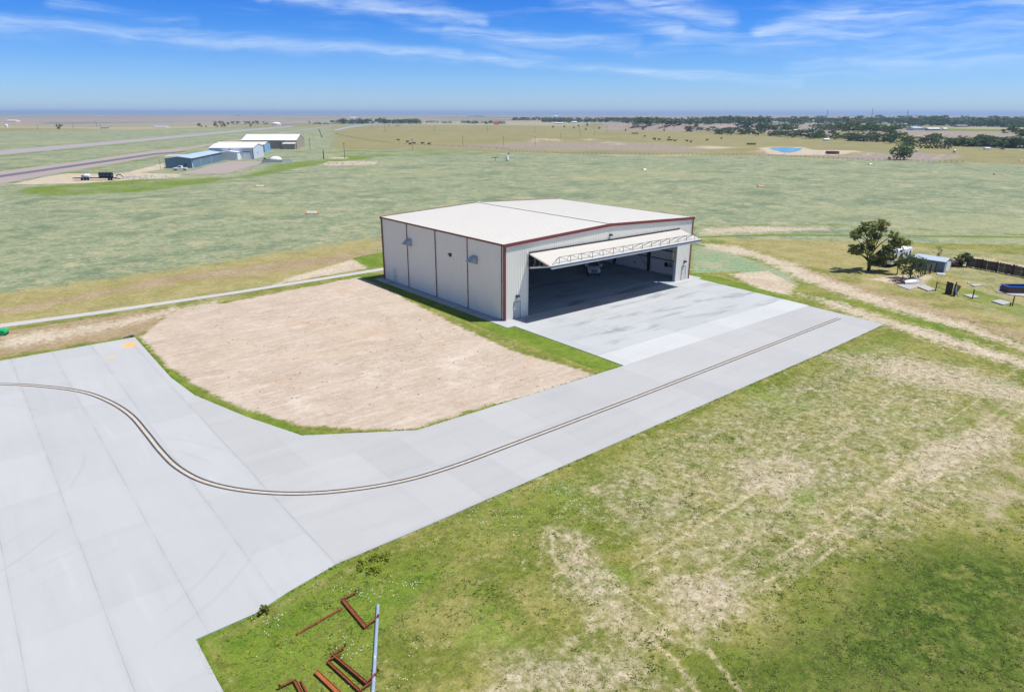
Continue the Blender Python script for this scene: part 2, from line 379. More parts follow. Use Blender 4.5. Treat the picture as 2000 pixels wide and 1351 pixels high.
M['taxi'] = concrete('taxiway_concrete', (0.37, 0.376, 0.382), (-37.7, 3.65, .012, .15), (-25.6, 5.8, .012, .15), streak=(.06, .6, 1))
M['apron'] = concrete('apron_concrete', (0.385, 0.405, 0.42), (0.8, 6.1, .02, .3), (-16.2, 5.0, .02, .3), stain=.75, streak=(.08, .9, 1))
M['band'] = concrete('new_concrete', (0.44, 0.455, 0.465), (0.8, 6.1, .015, .2), None, streak=(.1, .9, 1))
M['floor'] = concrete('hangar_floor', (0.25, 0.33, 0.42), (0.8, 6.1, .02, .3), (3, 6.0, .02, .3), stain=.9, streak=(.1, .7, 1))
M['walk'] = concrete('old_walk_concrete', (0.42, 0.41, 0.40), None, None, streak=(.5, .5, 1))

# ------------------------------------------------------------------ the ground: one sheet to the horizon
def axis_grid(lo, hi, step, grow, back, far):
    a = list(np.arange(lo, hi + .01, step)); d = step
    while a[-1] < far: d *= grow; a.append(a[-1] + d)
    b = []; d = step; x = lo
    while x > back: d *= 1.25; x -= d; b.append(x)
    return np.array(b[::-1] + a)
gx = axis_grid(-52, 58, .4, 1.021, -4000, 42000); gy = axis_grid(-60, 38, .4, 1.021, -4000, 42000)
GX, GY = np.meshgrid(gx, gy); gxf, gyf = GX.ravel(), GY.ravel()
GZ = hz(gxf, gyf)
nx_, ny_ = len(gx), len(gy)
ii = (np.arange(ny_ - 1)[:, None] * nx_ + np.arange(nx_ - 1)[None, :]).ravel()
gfaces = np.stack([ii, ii + 1, ii + 1 + nx_, ii + nx_], 1)

def w2(pts): return np.array([flat(*p)[:2] for p in pts])
def seg_d(P, closed):
    d = np.full(len(gxf), 1e18); n = len(P)
    for i in range(n if closed else n - 1):
        a = P[i]; b = P[(i + 1) % n]; ab = b - a
        t = np.clip(((gxf - a[0]) * ab[0] + (gyf - a[1]) * ab[1]) / max(1e-9, ab @ ab), 0, 1)
        d = np.minimum(d, (gxf - a[0] - t * ab[0]) ** 2 + (gyf - a[1] - t * ab[1]) ** 2)
    return np.sqrt(d)
def poly_w(P, feather):
    ins = np.zeros(len(gxf), bool); n = len(P)
    for i in range(n):
        (x0, y0), (x1, y1) = P[i], P[(i + 1) % n]
        if y0 == y1: continue
        c = ((y0 > gyf) != (y1 > gyf)) & (gxf < (x1 - x0) * (gyf - y0) / (y1 - y0) + x0); ins ^= c
    d = seg_d(P, True); sd = np.where(ins, -d, d)
    return np.clip(.5 - sd / feather, 0, 1)
CH = {k: np.zeros(len(gxf)) for k in ('dirt', 'lush', 'dry', 'sage', 'dark', 'bare', 'track', 'teal', 'brown', 'field', 'pad', 'straw', 'worn', 'spare', 'extra')}
def area(ch, w, feather, pts, world=False):
    CH[ch] = np.maximum(CH[ch], w * poly_w(np.array(pts, float) if world else w2(pts), feather))
def path(ch, w, half, feather, pts, world=False):
    P = np.array(pts, float) if world else w2(pts)
    CH[ch] = np.maximum(CH[ch], w * np.clip(.5 - (seg_d(P, False) - half) / feather, 0, 1))

# ground cover, patch by patch (outlines traced on the flat ground)
area('sage', 1, 14, [(-60, 660), (0, 636), (450, 575), (745, 522), (1100, 452), (1350, 440), (1640, 440), (2060, 462), (2060, 323), (1800, 314), (1450, 304), (1150, 301), (960, 296), (760, 290), (600, 296), (-60, 300)])
area('sage', 1, 60, [(-60, 305), (-60, 257), (200, 254), (330, 252), (520, 249.5), (640, 248), (655, 262), (640, 300)])
area('sage', .8, 60, [(-60, 345), (700, 300), (600, 262), (-60, 290)])
area('sage', .62, 4, [(1640, 475), (1760, 478), (2060, 500), (2060, 640), (1900, 610), (1860, 545), (1780, 500)])
area('field', 1, 90, [(640, 292), (960, 298), (1450, 307), (2060, 322), (2060, 300), (1700, 272), (1480, 262), (1180, 250), (760, 243), (655, 254)])
area('dry', .95, 13, [(-60, 580), (340, 525), (745, 462), (745, 522), (450, 574), (-60, 648)])
area('sage', .9, 8, [(1350, 440), (1640, 440), (2060, 462), (2060, 480), (1640, 472), (1352, 470)])
area('dry', .8, 8, [(1352, 462), (1500, 466), (1650, 470), (1720, 490), (1690, 560), (1560, 520), (1440, 478)])
area('dry', .55, 6, [(1400, 470), (1640, 470), (1760, 476), (1900, 485), (2060, 500), (2060, 700), (1850, 640), (1700, 580), (1560, 520)])
area('brown', .8, 6, [(-60, 612), (180, 570), (330, 537), (745, 486), (745, 500), (560, 530), (330, 556), (150, 590), (-60, 625)])
area('brown', .95, 3, [(-60, 708), (0, 697), (265, 656), (300, 642), (345, 600), (240, 612), (0, 648), (-60, 660)])
area('brown', .85, 6, [(1560, 515), (1680, 556), (1800, 590), (1900, 620), (2060, 665), (2060, 690), (1930, 645), (1800, 612), (1660, 570), (1540, 530)])
area('pad', 1, 3.0, [(275, 659), (298, 640), (330, 612), (460, 588), (700, 541), (738, 557), (900, 639), (1000, 684), (1172, 733), (1100, 752), (900, 808), (815, 836), (700, 838), (590, 832), (480, 797), (400, 762), (330, 715)])
area('dirt', .72, 5, [(-40, 690), (0, 655), (60, 646), (200, 628), (330, 600), (430, 583), (440, 598), (330, 620), (200, 650), (60, 676)])
area('dirt', .8, 2, [(570, 540), (690, 506), (722, 524), (640, 538), (520, 560)])
area('dirt', .86, 6, [(1362, 473), (1440, 480), (1560, 517), (1640, 552), (1760, 592), (1880, 627), (2060, 690), (2060, 705), (1860, 640), (1740, 607), (1660, 582), (1560, 547), (1480, 507), (1380, 485)])
area('dirt', .84, 6, [(1555, 572), (1640, 588), (1740, 622), (1880, 660), (2060, 720), (2060, 742), (1870, 684), (1740, 642), (1690, 628), (1620, 600)])
area('dirt', .8, 3, [(1418, 534), (1500, 528), (1560, 556), (1545, 580), (1480, 564)])
area('worn', .85, 8, [(1600, 690), (1760, 690), (1900, 720), (2060, 770), (2060, 800), (1850, 770), (1700, 740)])
area('dirt', .62, 8, [(1352, 444), (1480, 439), (1620, 442), (1650, 451), (1500, 457), (1360, 459)])
area('dirt', .8, 3, [(1690, 545), (1760, 534), (1830, 538), (1800, 562), (1750, 556)])
area('dirt', .5, 3, [(1880, 495), (2060, 525), (2060, 545), (1870, 520)])
area('worn', .72, 4, [(1400, 890), (1560, 870), (1640, 930), (1560, 990), (1430, 970)])
area('worn', .78, 4, [(1780, 860), (1960, 815), (1990, 860), (1900, 940), (1800, 960), (1740, 930)])
area('worn', .78, 4, [(1060, 1030), (1130, 1030), (1210, 1150), (1340, 1250), (1230, 1270), (1110, 1160)])
area('worn', .80, 5, [(1260, 1110), (1480, 1110), (1480, 1190), (1360, 1250), (1290, 1210)])
area('worn', .68, 5, [(960, 1270), (1250, 1250), (1320, 1351), (1200, 1400), (930, 1400)])
area('worn', .45, 5, [(1080, 950), (1300, 830), (1720, 660), (1900, 750), (1960, 1000), (1560, 1150), (1300, 1150)])
area('lush', 1.35, .8, [(-3.9, 31.5), (-1.3, 30.3), (-1.3, -2.2), (-.4, -2.4), (-.4, -20.3), (-3.4, -20.3)], True)
area('lush', 1.35, .8, [(-3.9, 34.6), (-3.9, 30), (0, 30), (0, 34.8)], True)
area('lush', 1.2, 1.5, [(690, 504), (750, 492), (750, 521), (716, 524)])
area('lush', 1.35, 1, [(1352, 533), (1400, 540), (1552, 580), (1530, 592), (1365, 549)])
path('lush', .80, .55, 1.8, [(272, 664), (290, 690), (322, 724), (386, 769), (482, 809), (590, 848), (700, 846), (815, 838), (864, 820), (1000, 778), (1160, 735)])
path('lush', .8, .35, 1.2, [(0, 701), (130, 680), (262, 657)])
area('lush', .9, 2.2, [(350, 745), (420, 775), (520, 818), (600, 847), (560, 822), (470, 785), (400, 748)])
path('lush', .75, .25, 1.2, [(20, 643), (240, 608), (470, 578), (700, 536)])
path('lush', .62, .3, 1.6, [(0, 630), (240, 594), (470, 566), (700, 520)])
area('lush', .56, 3, [(378, 1245), (440, 1222), (500, 1197), (560, 1155), (720, 1075), (850, 1050), (930, 1110), (800, 1220), (740, 1400), (425, 1400)])
path('lush', .85, .35, .9, [(425, 1351), (395, 1290), (380, 1246), (500, 1198), (560, 1156), (720, 1076)])
area('lush', .46, 3, [(720, 1075), (850, 1020), (1090, 915), (1325, 812), (1600, 690), (1727, 636), (1800, 660), (1640, 800), (1300, 960), (950, 1100)])
path('lush', .7, .25, 1.0, [(720, 1076), (1090, 916), (1325, 813), (1600, 691), (1727, 637)])
path('lush', .7, .25, 1.2, [(1727, 635), (1590, 600)])
path('lush', .66, 1.6, 3, [(1600, 580), (1690, 596), (1760, 615), (1830, 640), (1900, 665)])
area('lush', .62, 1.6, [(1540, 548), (1600, 552), (1640, 565), (1560, 556)])
path('lush', .75, 1.4, 3, [(1345, 464), (1500, 459), (1640, 460), (1800, 461), (2060, 464)])
area('lush', .5, 3, [(1790, 560), (1950, 610), (2060, 650), (2060, 610), (1900, 560)])
area('lush', .56, 18, [(440, 345), (520, 320), (640, 306), (760, 299), (800, 303), (640, 322), (520, 345), (300, 378), (60, 388), (-40, 378), (100, 358), (260, 349)])
area('lush', .45, 14, [(600, 296), (760, 288), (960, 292), (1000, 300), (860, 306), (640, 306)])
path('lush', .8, 3.5, 8, [(-60, 312), (0, 305), (300, 276), (492, 256.5)])
path('lush', .75, 2.5, 8, [(-60, 343), (0, 333), (350, 286.5), (510, 264)])
path('lush', .75, 2.5, 8, [(135, 339), (240, 320), (375, 293), (510, 268.5)])
path('dirt', .60, .12, .5, [(378, 1247), (440, 1224), (500, 1199), (560, 1157), (630, 1114), (720, 1077), (850, 1022), (1090, 917), (1325, 814), (1600, 692)])
path('dirt', .55, .12, .5, [(380, 1246), (395, 1291), (425, 1351)])
area('dark', .84, 9, [(1540, 1220), (1740, 1050), (1900, 1050), (2100, 1100), (2100, 1400), (1280, 1400), (1420, 1290)])
area('dark', .42, 4, [(1130, 1000), (1300, 940), (1420, 1010), (1250, 1070)])
area('dark', .42, 4, [(1500, 760), (1650, 690), (1760, 700), (1650, 780)])
area('dark', .40, 4, [(860, 1120), (1020, 1090), (1010, 1180), (880, 1220)])
area('teal', .9, 3.5, [(1350, 480), (1402, 482), (1545, 535), (1562, 555), (1500, 546), (1440, 531), (1350, 534)])
area('straw', .55, 6, [(1880, 760), (2060, 720), (2060, 1060), (1930, 1050), (1820, 990)])
area('straw', .45, 5, [(560, 1160), (760, 1100), (860, 1150), (640, 1260)])
for pts, w in (([(1075, 1030), (1082, 1090), (1150, 1170), (1230, 1230), (1310, 1280), (1370, 1360)], .62), ([(1128, 1035), (1140, 1080), (1190, 1140), (1290, 1205), (1380, 1265), (1452, 1360)], .62),
               ([(1050, 1110), (1062, 1040), (1110, 985), (1170, 955)], .52), ([(1080, 1180), (1085, 1110)], .45),
               ([(1280, 1240), (1480, 1110), (1640, 1010), (1830, 885), (2010, 760)], .52), ([(1330, 1290), (1560, 1120), (1720, 1010), (1900, 880), (2050, 770)], .55),
               ([(1360, 1140), (1560, 1010), (1740, 890), (1900, 790), (2010, 700)], .48), ([(1230, 1110), (1440, 985), (1640, 860), (1800, 770)], .5), ([(1420, 1200), (1640, 1035), (1830, 900), (2010, 790)], .56), ([(1250, 1060), (1500, 905), (1700, 780)], .5), ([(1310, 1060), (1540, 915), (1760, 770)], .5), ([(1500, 1100), (1700, 960), (1860, 850), (2010, 745)], .5)):
    path('track', w + .16, .18, .45, pts)
for pts in ([(-40, 582), (190, 545), (380, 502), (500, 480), (760, 440)], [(-40, 573), (190, 537), (380, 494), (520, 470)], [(300, 537), (500, 507), (745, 452)], [(1400, 475), (1650, 545), (1850, 610), (2060, 665)],
            [(1960, 740), (1940, 700), (1990, 660), (2060, 640)], [(1985, 735), (1965, 700), (2010, 670)]):
    path('track', .55, .3, .8, pts)
# old rubble pads by the far sheds, mounds, pond banks
area('dirt', .85, 6, [(625, 322), (640, 315.5), (742, 315), (735, 321), (660, 324)])
area('dirt', .7, 6, [(628, 310), (650, 306.5), (685, 307), (680, 311)])
area('dirt', .95, 5, [(-20, 362), (25, 359), (90, 345), (135, 338.5), (230, 341), (322, 318), (322, 330), (270, 338), (352, 340), (350, 346), (260, 351), (160, 358)])
for a, b, s, h in MOUNDS:
    area('dirt', .72, 26, [(a - 16, b + 2), (a - 4, b - 2.2), (a + 14, b - 1), (a + 18, b + 2.4)])
area('dirt', .9, 10, [(1480, 289), (1500, 287), (1570, 287.6), (1590, 293), (1668, 294), (1690, 297), (1640, 303), (1540, 303), (1500, 301)])
area('dirt', .7, 12, [(1680, 303), (1710, 297), (1715, 300), (1690, 305)])
area('dirt', .75, 12, [(1818, 312), (1838, 300), (1846, 300), (1836, 307), (1826, 312.5)])
area('bare', .85, 14, [(1450, 303), (1500, 300), (1640, 304), (1780, 296), (1830, 300), (1882, 303), (1880, 308), (1820, 316), (1700, 312), (1580, 305)])
area('dirt', .7, 20, [(1120, 301), (1260, 303), (1350, 300.5), (1400, 300), (1330, 304.5), (1200, 305)])
area('dirt', .65, 30, [(1330, 289), (1380, 285), (1470, 288), (1400, 293)])
area('bare', .62, 60, [(640, 288), (830, 285), (1010, 277), (1300, 278), (1440, 292), (1400, 298), (1100, 296), (900, 292)])
# far country in strips: bare breaks, crop fields, pale stubble
area('bare', .95, 60, [(1170, 254), (1300, 256), (1480, 258), (1700, 274), (2060, 296), (2060, 266), (1900, 262), (1700, 256), (1480, 241), (1180, 240)])
area('bare', .8, 200, [(-60, 239), (330, 239), (520, 243), (620, 240), (640, 234), (300, 231), (-60, 231)])
area('brown', .95, 60, [(-60, 245), (60, 244.5), (95, 241), (60, 238), (-60, 238.5)])
area('straw', .8, 60, [(-60, 250), (110, 250.5), (250, 254), (420, 249), (520, 245), (420, 246), (200, 248), (-60, 246.5)])
area('lush', .75, 40, [(1790, 261.5), (1975, 261.8), (1990, 257), (1830, 254.4), (1793, 256)])
area('straw', .75, 60, [(1830, 254), (2000, 256), (2060, 252), (1900, 249.5), (1840, 251)])
area('lush', .55, 150, [(1000, 239.5), (1060, 239), (1060, 236.5), (1000, 236.5)])
area('straw', .75, 300, [(760, 243), (1180, 248), (1180, 238), (1000, 236), (760, 238)])
area('bare', .7, 900, [(-100, 229), (2100, 231), (2100, 227), (-100, 226)])
area('straw', .6, 700, [(-60, 233.4), (350, 233.6), (720, 231), (720, 228.6), (300, 231.5), (-60, 231)])
rr = np.hypot(gxf - CAM[0], gyf - CAM[1])
CH['field'] = np.maximum(CH['field'], .9 * smooth((rr - 700) / 500))
CH['spare'] = .9 * smooth((rr - 1100) / 700)
CH['sage'] = np.maximum(CH['sage'], .75 * smooth((rr - 150) / 100) * smooth((900 - rr) / 200) * (CH['field'] < .5))

me = bpy.data.meshes.new('ground')
nv, nf = len(gxf), len(gfaces)
me.vertices.add(nv); me.vertices.foreach_set('co', np.stack([gxf, gyf, GZ], 1).astype(np.float32).ravel())
me.loops.add(nf * 4); me.loops.foreach_set('vertex_index', gfaces.astype(np.int32).ravel())
me.polygons.add(nf); me.polygons.foreach_set('loop_start', np.arange(0, nf * 4, 4, dtype=np.int32))
names = list(CH)
for gi in range(5):
    at = me.color_attributes.new('cover%d' % gi, 'FLOAT_COLOR', 'POINT')
    arr = np.ones((nv, 4), np.float32)
    for k in range(3): arr[:, k] = CH[names[gi * 3 + k]]
    at.data.foreach_set('color', arr.ravel())
me.update(); me.shade_smooth()
gm = bpy.data.materials.new('ground_cover'); gm.use_nodes = True; t = NT(gm.node_tree)
oc = t.n('ShaderNodeTexCoord').outputs['Object']
wt = {}
for gi in range(5):
    sc_ = t.n('ShaderNodeSeparateColor', {0: t.n('ShaderNodeAttribute', attribute_name='cover%d' % gi).outputs['Color']})
    for k in range(3): wt[names[gi * 3 + k]] = sc_.outputs[k]
nA = t.noise(oc, .055, 6, .62); nB = t.noise(oc, .35, 7, .68, .3); nC = t.noise(oc, 1.7, 8, .78); nD = t.noise(oc, 7.0, 5, .8)
nE = t.noise(t.map(oc, (1, 1, 1), (0, 0, 0), (40, 17, 0)), .22, 8, .72, .4); nF = t.noise(oc, .012, 5, .6); nH = t.noise(t.map(oc, (1, 1, 1), (0, 0, .4), (3, 9, 0)), .11, 8, .7, .6); nG = t.noise(t.map(oc, loc=(9, 77, 0)), .6, 8, .75)
nJ = t.noise(t.map(oc, loc=(31, 5, 0)), .16, 7, .72, .3); nL = t.math('ADD', t.math('MULTIPLY', nE, .4), t.math('ADD', t.math('MULTIPLY', nG, .35), t.math('MULTIPLY', nC, .25))); nM = t.noise(t.map(oc, (.6, 1.5, 1), (0, 0, R(-39))), .0011, 5, .62); nK = t.math('ADD', t.math('MULTIPLY', nG, .55), t.math('MULTIPLY', nC, .45))
nL2 = t.math('ADD', t.math('MULTIPLY', nA, .35), t.math('ADD', t.math('MULTIPLY', nE, .2), t.math('MULTIPLY', nK, .45)))
# a cover shows where its weight, roughened by noise, passes one half
def cov(ch, nz, amp, soft=.09): return t.ss(t.math('ADD', wt[ch], t.math('MULTIPLY', t.math('SUBTRACT', nz, .5), amp)), .5 - soft, .5 + soft)
def two(a, b, nz, lo=.35, hi=.65): return t.mix(t.ss(nz, lo, hi), a, b)
meadow = two((.145, .178, .028), (.26, .25, .078), nE, .40, .60)
meadow = t.mix(t.ss(nK, .52, .64, 0, .85), meadow, (.36, .315, .185))
meadow = t.mix(t.ss(nK, .46, .36, 0, .85), meadow, (.10, .155, .018)); meadow = t.mix(t.ss(nJ, .55, .66, 0, .6), meadow, (.15, .25, .03))
field = two((.235, .225, .095), (.30, .265, .135), nA, .3, .7); field = t.mix(t.ss(nF, .45, .7, 0, .6), field, (.20, .205, .085))
sage = two((.165, .218, .132), (.27, .305, .192), nE, .40, .60); sage = t.mix(t.ss(nG, .50, .60, 0, .8), sage, (.38, .375, .235)); sage = t.mix(t.ss(nA, .5, .62, 0, .6), sage, (.12, .175, .105)); sage = t.mix(t.ss(nF, .52, .62, 0, .45), sage, (.33, .34, .19)); sage = t.mix(t.ss(nH, .52, .64, 0, .7), sage, (.40, .385, .25))
sage = t.mix(t.math('MULTIPLY', t.ss(nB, .58, .70), t.ss(nA, .54, .40, 0, .85)), sage, (.25, .18, .12))
dry = two((.27, .245, .095), (.36, .315, .15), nE, .35, .65); dry = t.mix(t.ss(nG, .53, .68, 0, .5), dry, (.20, .205, .075))
brown = two((.30, .225, .13), (.37, .295, .195), nE, .35, .65); brown = t.mix(t.ss(nG, .52, .66, 0, .55), brown, (.22, .20, .085))
lush = two((.11, .185, .018), (.185, .245, .035), nB, .36, .64); lush = t.mix(t.ss(nC, .52, .70, 0, .65), lush, (.055, .115, .010)); lush = t.mix(t.ss(nG, .56, .70, 0, .6), lush, (.24, .26, .055))
dark = two((.04, .082, .009), (.10, .145, .022), nC, .36, .64); dark = t.mix(t.ss(nG, .50, .64, 0, .7), dark, (.20, .21, .055))
dirt = two((.44, .37, .28), (.54, .475, .385), nE, .35, .65); dirt = t.mix(t.ss(nG, .53, .70, 0, .5), dirt, (.37, .30, .205))
padS = t.noise(t.map(oc, (.22, 1.1, 1), (0, 0, R(28))), 1.0, 8, .72, 1.4); padT = t.noise(t.map(oc, (.30, 1.3, 1), (0, 0, R(52)), (7, 3, 0)), 1.0, 7, .7, 1.2)
pad = two((.455, .375, .305), (.53, .455, .385), nE, .36, .64); pad = t.mix(t.ss(padS, .50, .66, 0, .6), pad, (.40, .305, .225)); pad = t.mix(t.ss(padT, .52, .66, 0, .6), pad, (.63, .56, .49)); pad = t.mix(t.ss(nA, .54, .68, 0, .5), pad, (.52, .385, .27))
pad = t.mix(t.ss(nK, .55, .66, 0, .4), pad, (.41, .32, .24)); pad = t.mix(t.ss(nH, .54, .66, 0, .45), pad, (.50, .37, .26)); pad = t.mix(t.ss(nJ, .54, .68, 0, .6), pad, (.66, .595, .53)); pad = t.mix(t.ss(nC, .60, .70, 0, .3), pad, (.68, .62, .56)); pad = t.mix(t.ss(nC, .40, .30, 0, .3), pad, (.36, .27, .19))
pad = t.mix(t.ss(t.noise(t.map(oc, (.05, 2.2, 1), (0, 0, R(-24))), 1.0, 6, .65, .35), .50, .66, 0, .45), pad, (.43, .335, .26)); pad = t.mix(t.ss(t.noise(t.map(oc, (.05, 1.6, 1), (0, 0, R(-24)), (3, 8, 0)), 1.0, 6, .65, .35), .54, .68, 0, .45), pad, (.61, .545, .475))
bare = two((.23, .185, .165), (.37, .315, .27), nB, .36, .64); bare = t.mix(t.ss(nF, .5, .7, 0, .4), bare, (.20, .195, .13))
tealS = t.math('SINE', t.math('ADD', t.math('MULTIPLY', t.n('ShaderNodeSeparateXYZ', {0: t.map(oc, rot=(0, 0, R(38)))}).outputs[1], 3.1), t.math('MULTIPLY', nB, 5)))
teal = t.mix(t.ss(t.math('ADD', t.math('MULTIPLY', tealS, .5), t.math('MULTIPLY', t.math('SUBTRACT', nG, .5), 7)), -.7, 1.1), (.27, .325, .20), (.15, .28, .155)); teal = t.mix(t.ss(nJ, .5, .62, 0, .7), teal, (.36, .345, .24)); teal = t.mix(t.ss(nG, .52, .68, 0, .5), teal, (.34, .33, .22))
straw = two((.32, .275, .16), (.40, .355, .235), nE, .35, .65); straw = t.mix(t.ss(nG, .52, .66, 0, .6), straw, (.18, .18, .06))
worn = two((.37, .315, .205), (.47, .415, .325), nC, .35, .65); worn = t.mix(t.ss(nB, .52, .66, 0, .6), worn, (.26, .25, .10))
far = t.mix(t.ss(nM, .40, .50), (.165, .165, .145), (.285, .275, .215)); far = t.mix(t.ss(nM, .54, .60), far, (.19, .205, .11)); far = t.mix(t.ss(nM, .64, .68), far, (.36, .345, .27))
c = meadow
for colr, ch, nz, amp, soft in ((field, 'field', nA, .6, .2), (far, 'spare', nA, .5, .2), (sage, 'sage', nE, 1.0, .16), (dry, 'dry', nE, 1.0, .2), (straw, 'straw', nB, 1.3, .16), (brown, 'brown', nE, 1.0, .18), (bare, 'bare', nB, .9, .2), (teal, 'teal', nK, 1.4, .2), (lush, 'lush', nL2, 1.9, .12),
                       (dark, 'dark', nK, 1.5, .22), (worn, 'worn', nK, 1.7, .30), (dirt, 'dirt', nK, 1.9, .17), (pad, 'pad', nL, 1.5, .12)):
    c = t.mix(cov(ch, nz, amp, soft), c, colr)
c = t.mix(t.math('MULTIPLY', cov('track', nC, .5, .2), .85), c, two((.44, .37, .235), (.53, .46, .33), nB))
grain = t.math('ADD', t.math('MULTIPLY', t.ss(nD, .36, .64), .5), t.math('MULTIPLY', t.ss(nC, .34, .66), .5))
veg = t.math('SUBTRACT', 1.0, t.math('MULTIPLY', cov('pad', nL, 1.5, .12), .6))
c = t.mix(veg, c, t.mix(1.0, c, t.mix(grain, (.56, .58, .54), (1.44, 1.42, 1.40)), 'MULTIPLY'))
hgt = t.math('ADD', t.math('MULTIPLY', nD, .35), nC)
nrm = t.n('ShaderNodeBump', {'Height': hgt, 'Strength': .55, 'Distance': .12}).outputs[0]
c = t.mix(1.0, c, (.84, .83, .82), 'MULTIPLY')
b = t.n('ShaderNodeBsdfPrincipled', {'Base Color': c, 'Roughness': .95, 'Specular IOR Level': .15, 'Normal': nrm}); t.n('ShaderNodeOutputMaterial', {0: b.outputs[0]})
me.materials.append(gm)
ground = bpy.data.objects.new('ground', me); COL.objects.link(ground); tag(ground, kind='structure')

# ------------------------------------------------------------------ paving
def sheet(name, pts, z, mat, thick=0.0):
    bm = bmesh.new(); vs = [bm.verts.new((p[0], p[1], z)) for p in pts]; f = bm.faces.new(vs)
    if f.normal.z < 0: f.normal_flip()
    if thick:
        r = bmesh.ops.extrude_face_region(bm, geom=[f])
        bmesh.ops.translate(bm, verts=[g for g in r['geom'] if isinstance(g, bmesh.types.BMVert)], vec=(0, 0, -thick))
        bmesh.ops.recalc_face_normals(bm, faces=bm.faces)
    bmesh.ops.triangulate(bm, faces=[f for f in bm.faces if len(f.verts) > 4])
    me = bpy.data.meshes.new(name); bm.to_mesh(me); bm.free(); me.materials.append(mat)
    o = bpy.data.objects.new(name, me); COL.objects.link(o); return tag(o, kind='structure')
# ramp to the west of x = -37.6, taxiway to the east
sheet('ramp', [(-130, 21.9), (-36.9, 21.6), (-37.1, 5.6), (-36.6, -.6), (-37.6, -2.2), (-37.6, -31.6), (-40.7, -32.2), (-42.6, -32.75), (-45.55, -32.75), (-45.55, -37), (-46.2, -58), (-47, -90), (-130, -90)], .06, M['ramp'], .3)
sheet('taxiway', [(-37.594, -2.2), (-36.6, -.61), (-34.6, -8.2), (-32.4, -14.6), (-24.8, -19.55), (-.5, -20.0), (35.9, -20.0), (35.2, -30.2), (18.8, -30.75), (-6, -31.15), (-20.2, -31.4), (-30.9, -31.6), (-37.594, -31.6)], .06, M['taxi'], .3)
sheet('apron', [(-.4, -16.2), (-.4, -2.4), (-1.5, -2.4), (-1.5, 30.3), (-.05, 30.3), (-.05, -.003), (36.62, -.003), (36.62, 2.5), (38.6, 2.5), (38.6, -1.0), (37.6, -1.2), (36.5, -16.2)], .06, M['apron'], .3)
sheet('apron_edge', [(-.45, -19.995), (-.4, -16.206), (36.5, -16.206), (36.2, -19.995)], .062, M['band'], .3)
sheet('walkway', [(-130, 35.9), (-48.4, 35.8), (-38.2, 35.0), (-22.2, 34.6), (3, 35.0), (40, 35.3), (40, 36.9), (3, 36.6), (-21.7, 36.0), (-38.2, 36.6), (-48.4, 37.6), (-130, 38)], .05, M['walk'], .2)
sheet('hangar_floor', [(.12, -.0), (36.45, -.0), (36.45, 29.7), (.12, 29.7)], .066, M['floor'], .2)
# taxi line: cream stripe with black edges
lp = [(-60, 19.6), (-55, 17.2), (-50.1, 13.8), (-47.1, 10.7), (-44.4, 6.8), (-42.9, 2.6), (-42.1, -1.8), (-41.9, -6.5), (-41.8, -10.5), (-41.5, -14.0), (-40.6, -17.3), (-38.8, -20.3), (-36.2, -22.9), (-33.0, -24.8), (-29.4, -26.0), (-25.5, -26.4), (-20.5, -26.4), (-13, -26.35), (-2, -26.2), (11, -25.95), (23, -25.7), (33.4, -25.5)]
def catmull(P, n=8):
    P = [np.array(p, float) for p in P]; out = []
    for i in range(len(P) - 1):
        a = P[max(i - 1, 0)]; b = P[i]; c_ = P[i + 1]; d = P[min(i + 2, len(P) - 1)]
        for k in range(n):
            u = k / n; out.append(.5 * ((2 * b) + (c_ - a) * u + (2 * a - 5 * b + 4 * c_ - d) * u * u + (3 * b - a - 3 * c_ + d) * u ** 3))
    return out + [P[-1]]
def ribbon(name, P, off, half, z, mat):
    P = catmull(P); vs = []; fs = []
    for i, p in enumerate(P):
        d = P[min(i + 1, len(P) - 1)] - P[max(i - 1, 0)]; d /= np.linalg.norm(d); nr = np.array([-d[1], d[0]])
        for s_ in (off - half, off + half): q = p + nr * s_; vs.append((q[0], q[1], z))
    for i in range(len(P) - 1): fs.append((2 * i, 2 * i + 1, 2 * i + 3, 2 * i + 2))
    o = MB().add(vs, fs).build(name, mat); return tag(o, kind='structure')
M['linecream'] = pmat('faded_cream_paint', (.44, .385, .31), .8, 0, .15, 2, None, 0, .3, (.47, .44, .40), (.45, .6))
M['lineblack'] = pmat('black_line_paint', (.06, .06, .072), .8, 0, .3, 2, None, 0, .3, (.13, .13, .14), (.55, .7))
ribbon('taxi_line_border', lp, .19, .075, .0645, M['lineblack']); ribbon('taxi_line_border', lp, -.19, .075, .0645, M['lineblack'])
ribbon('taxi_line', lp, 0, .11, .0645, M['linecream'])
# runway, far taxiway, asphalt and pond
M['asph'] = pmat('old_asphalt', (.285, .265, .275), .9, 0, .10, .02, None, 0, .2)
M['asph2'] = pmat('pinkish_asphalt', (.295, .25, .235), .9, 0, .10, .02, None, 0, .2)
M['asphd'] = pmat('dark_sealed_asphalt', (.115, .12, .14), .9, 0, .2, .05, None, 0, .2)
def strip(name, near, far, z, mat):
    vs = []
    for a, b_ in zip(near, far):
        p = flat(*a); q = flat(*b_); vs += [(p[0], p[1], z), (q[0], q[1], z)]
    o = MB().add(vs, [(2 * k, 2 * k + 2, 2 * k + 3, 2 * k + 1) for k in range(len(near) - 1)]).build(name, mat); return tag(o, kind='structure')
strip('runway', [(-120, 313.5), (0, 303), (300, 274.2), (492, 255.3), (575, 247.6)], [(-120, 303.5), (0, 294.5), (300, 269.2), (492, 251.9), (570, 246)], .05, M['asph'])
strip('far_taxiway', [(-120, 381), (0, 360), (120, 337.5), (300, 306.5), (375, 290.8), (510, 267), (650, 246.2)], [(-120, 352), (0, 334.7), (120, 320), (300, 294.5), (375, 286.6), (510, 264.8), (652, 245)], .05, M['asph2'])
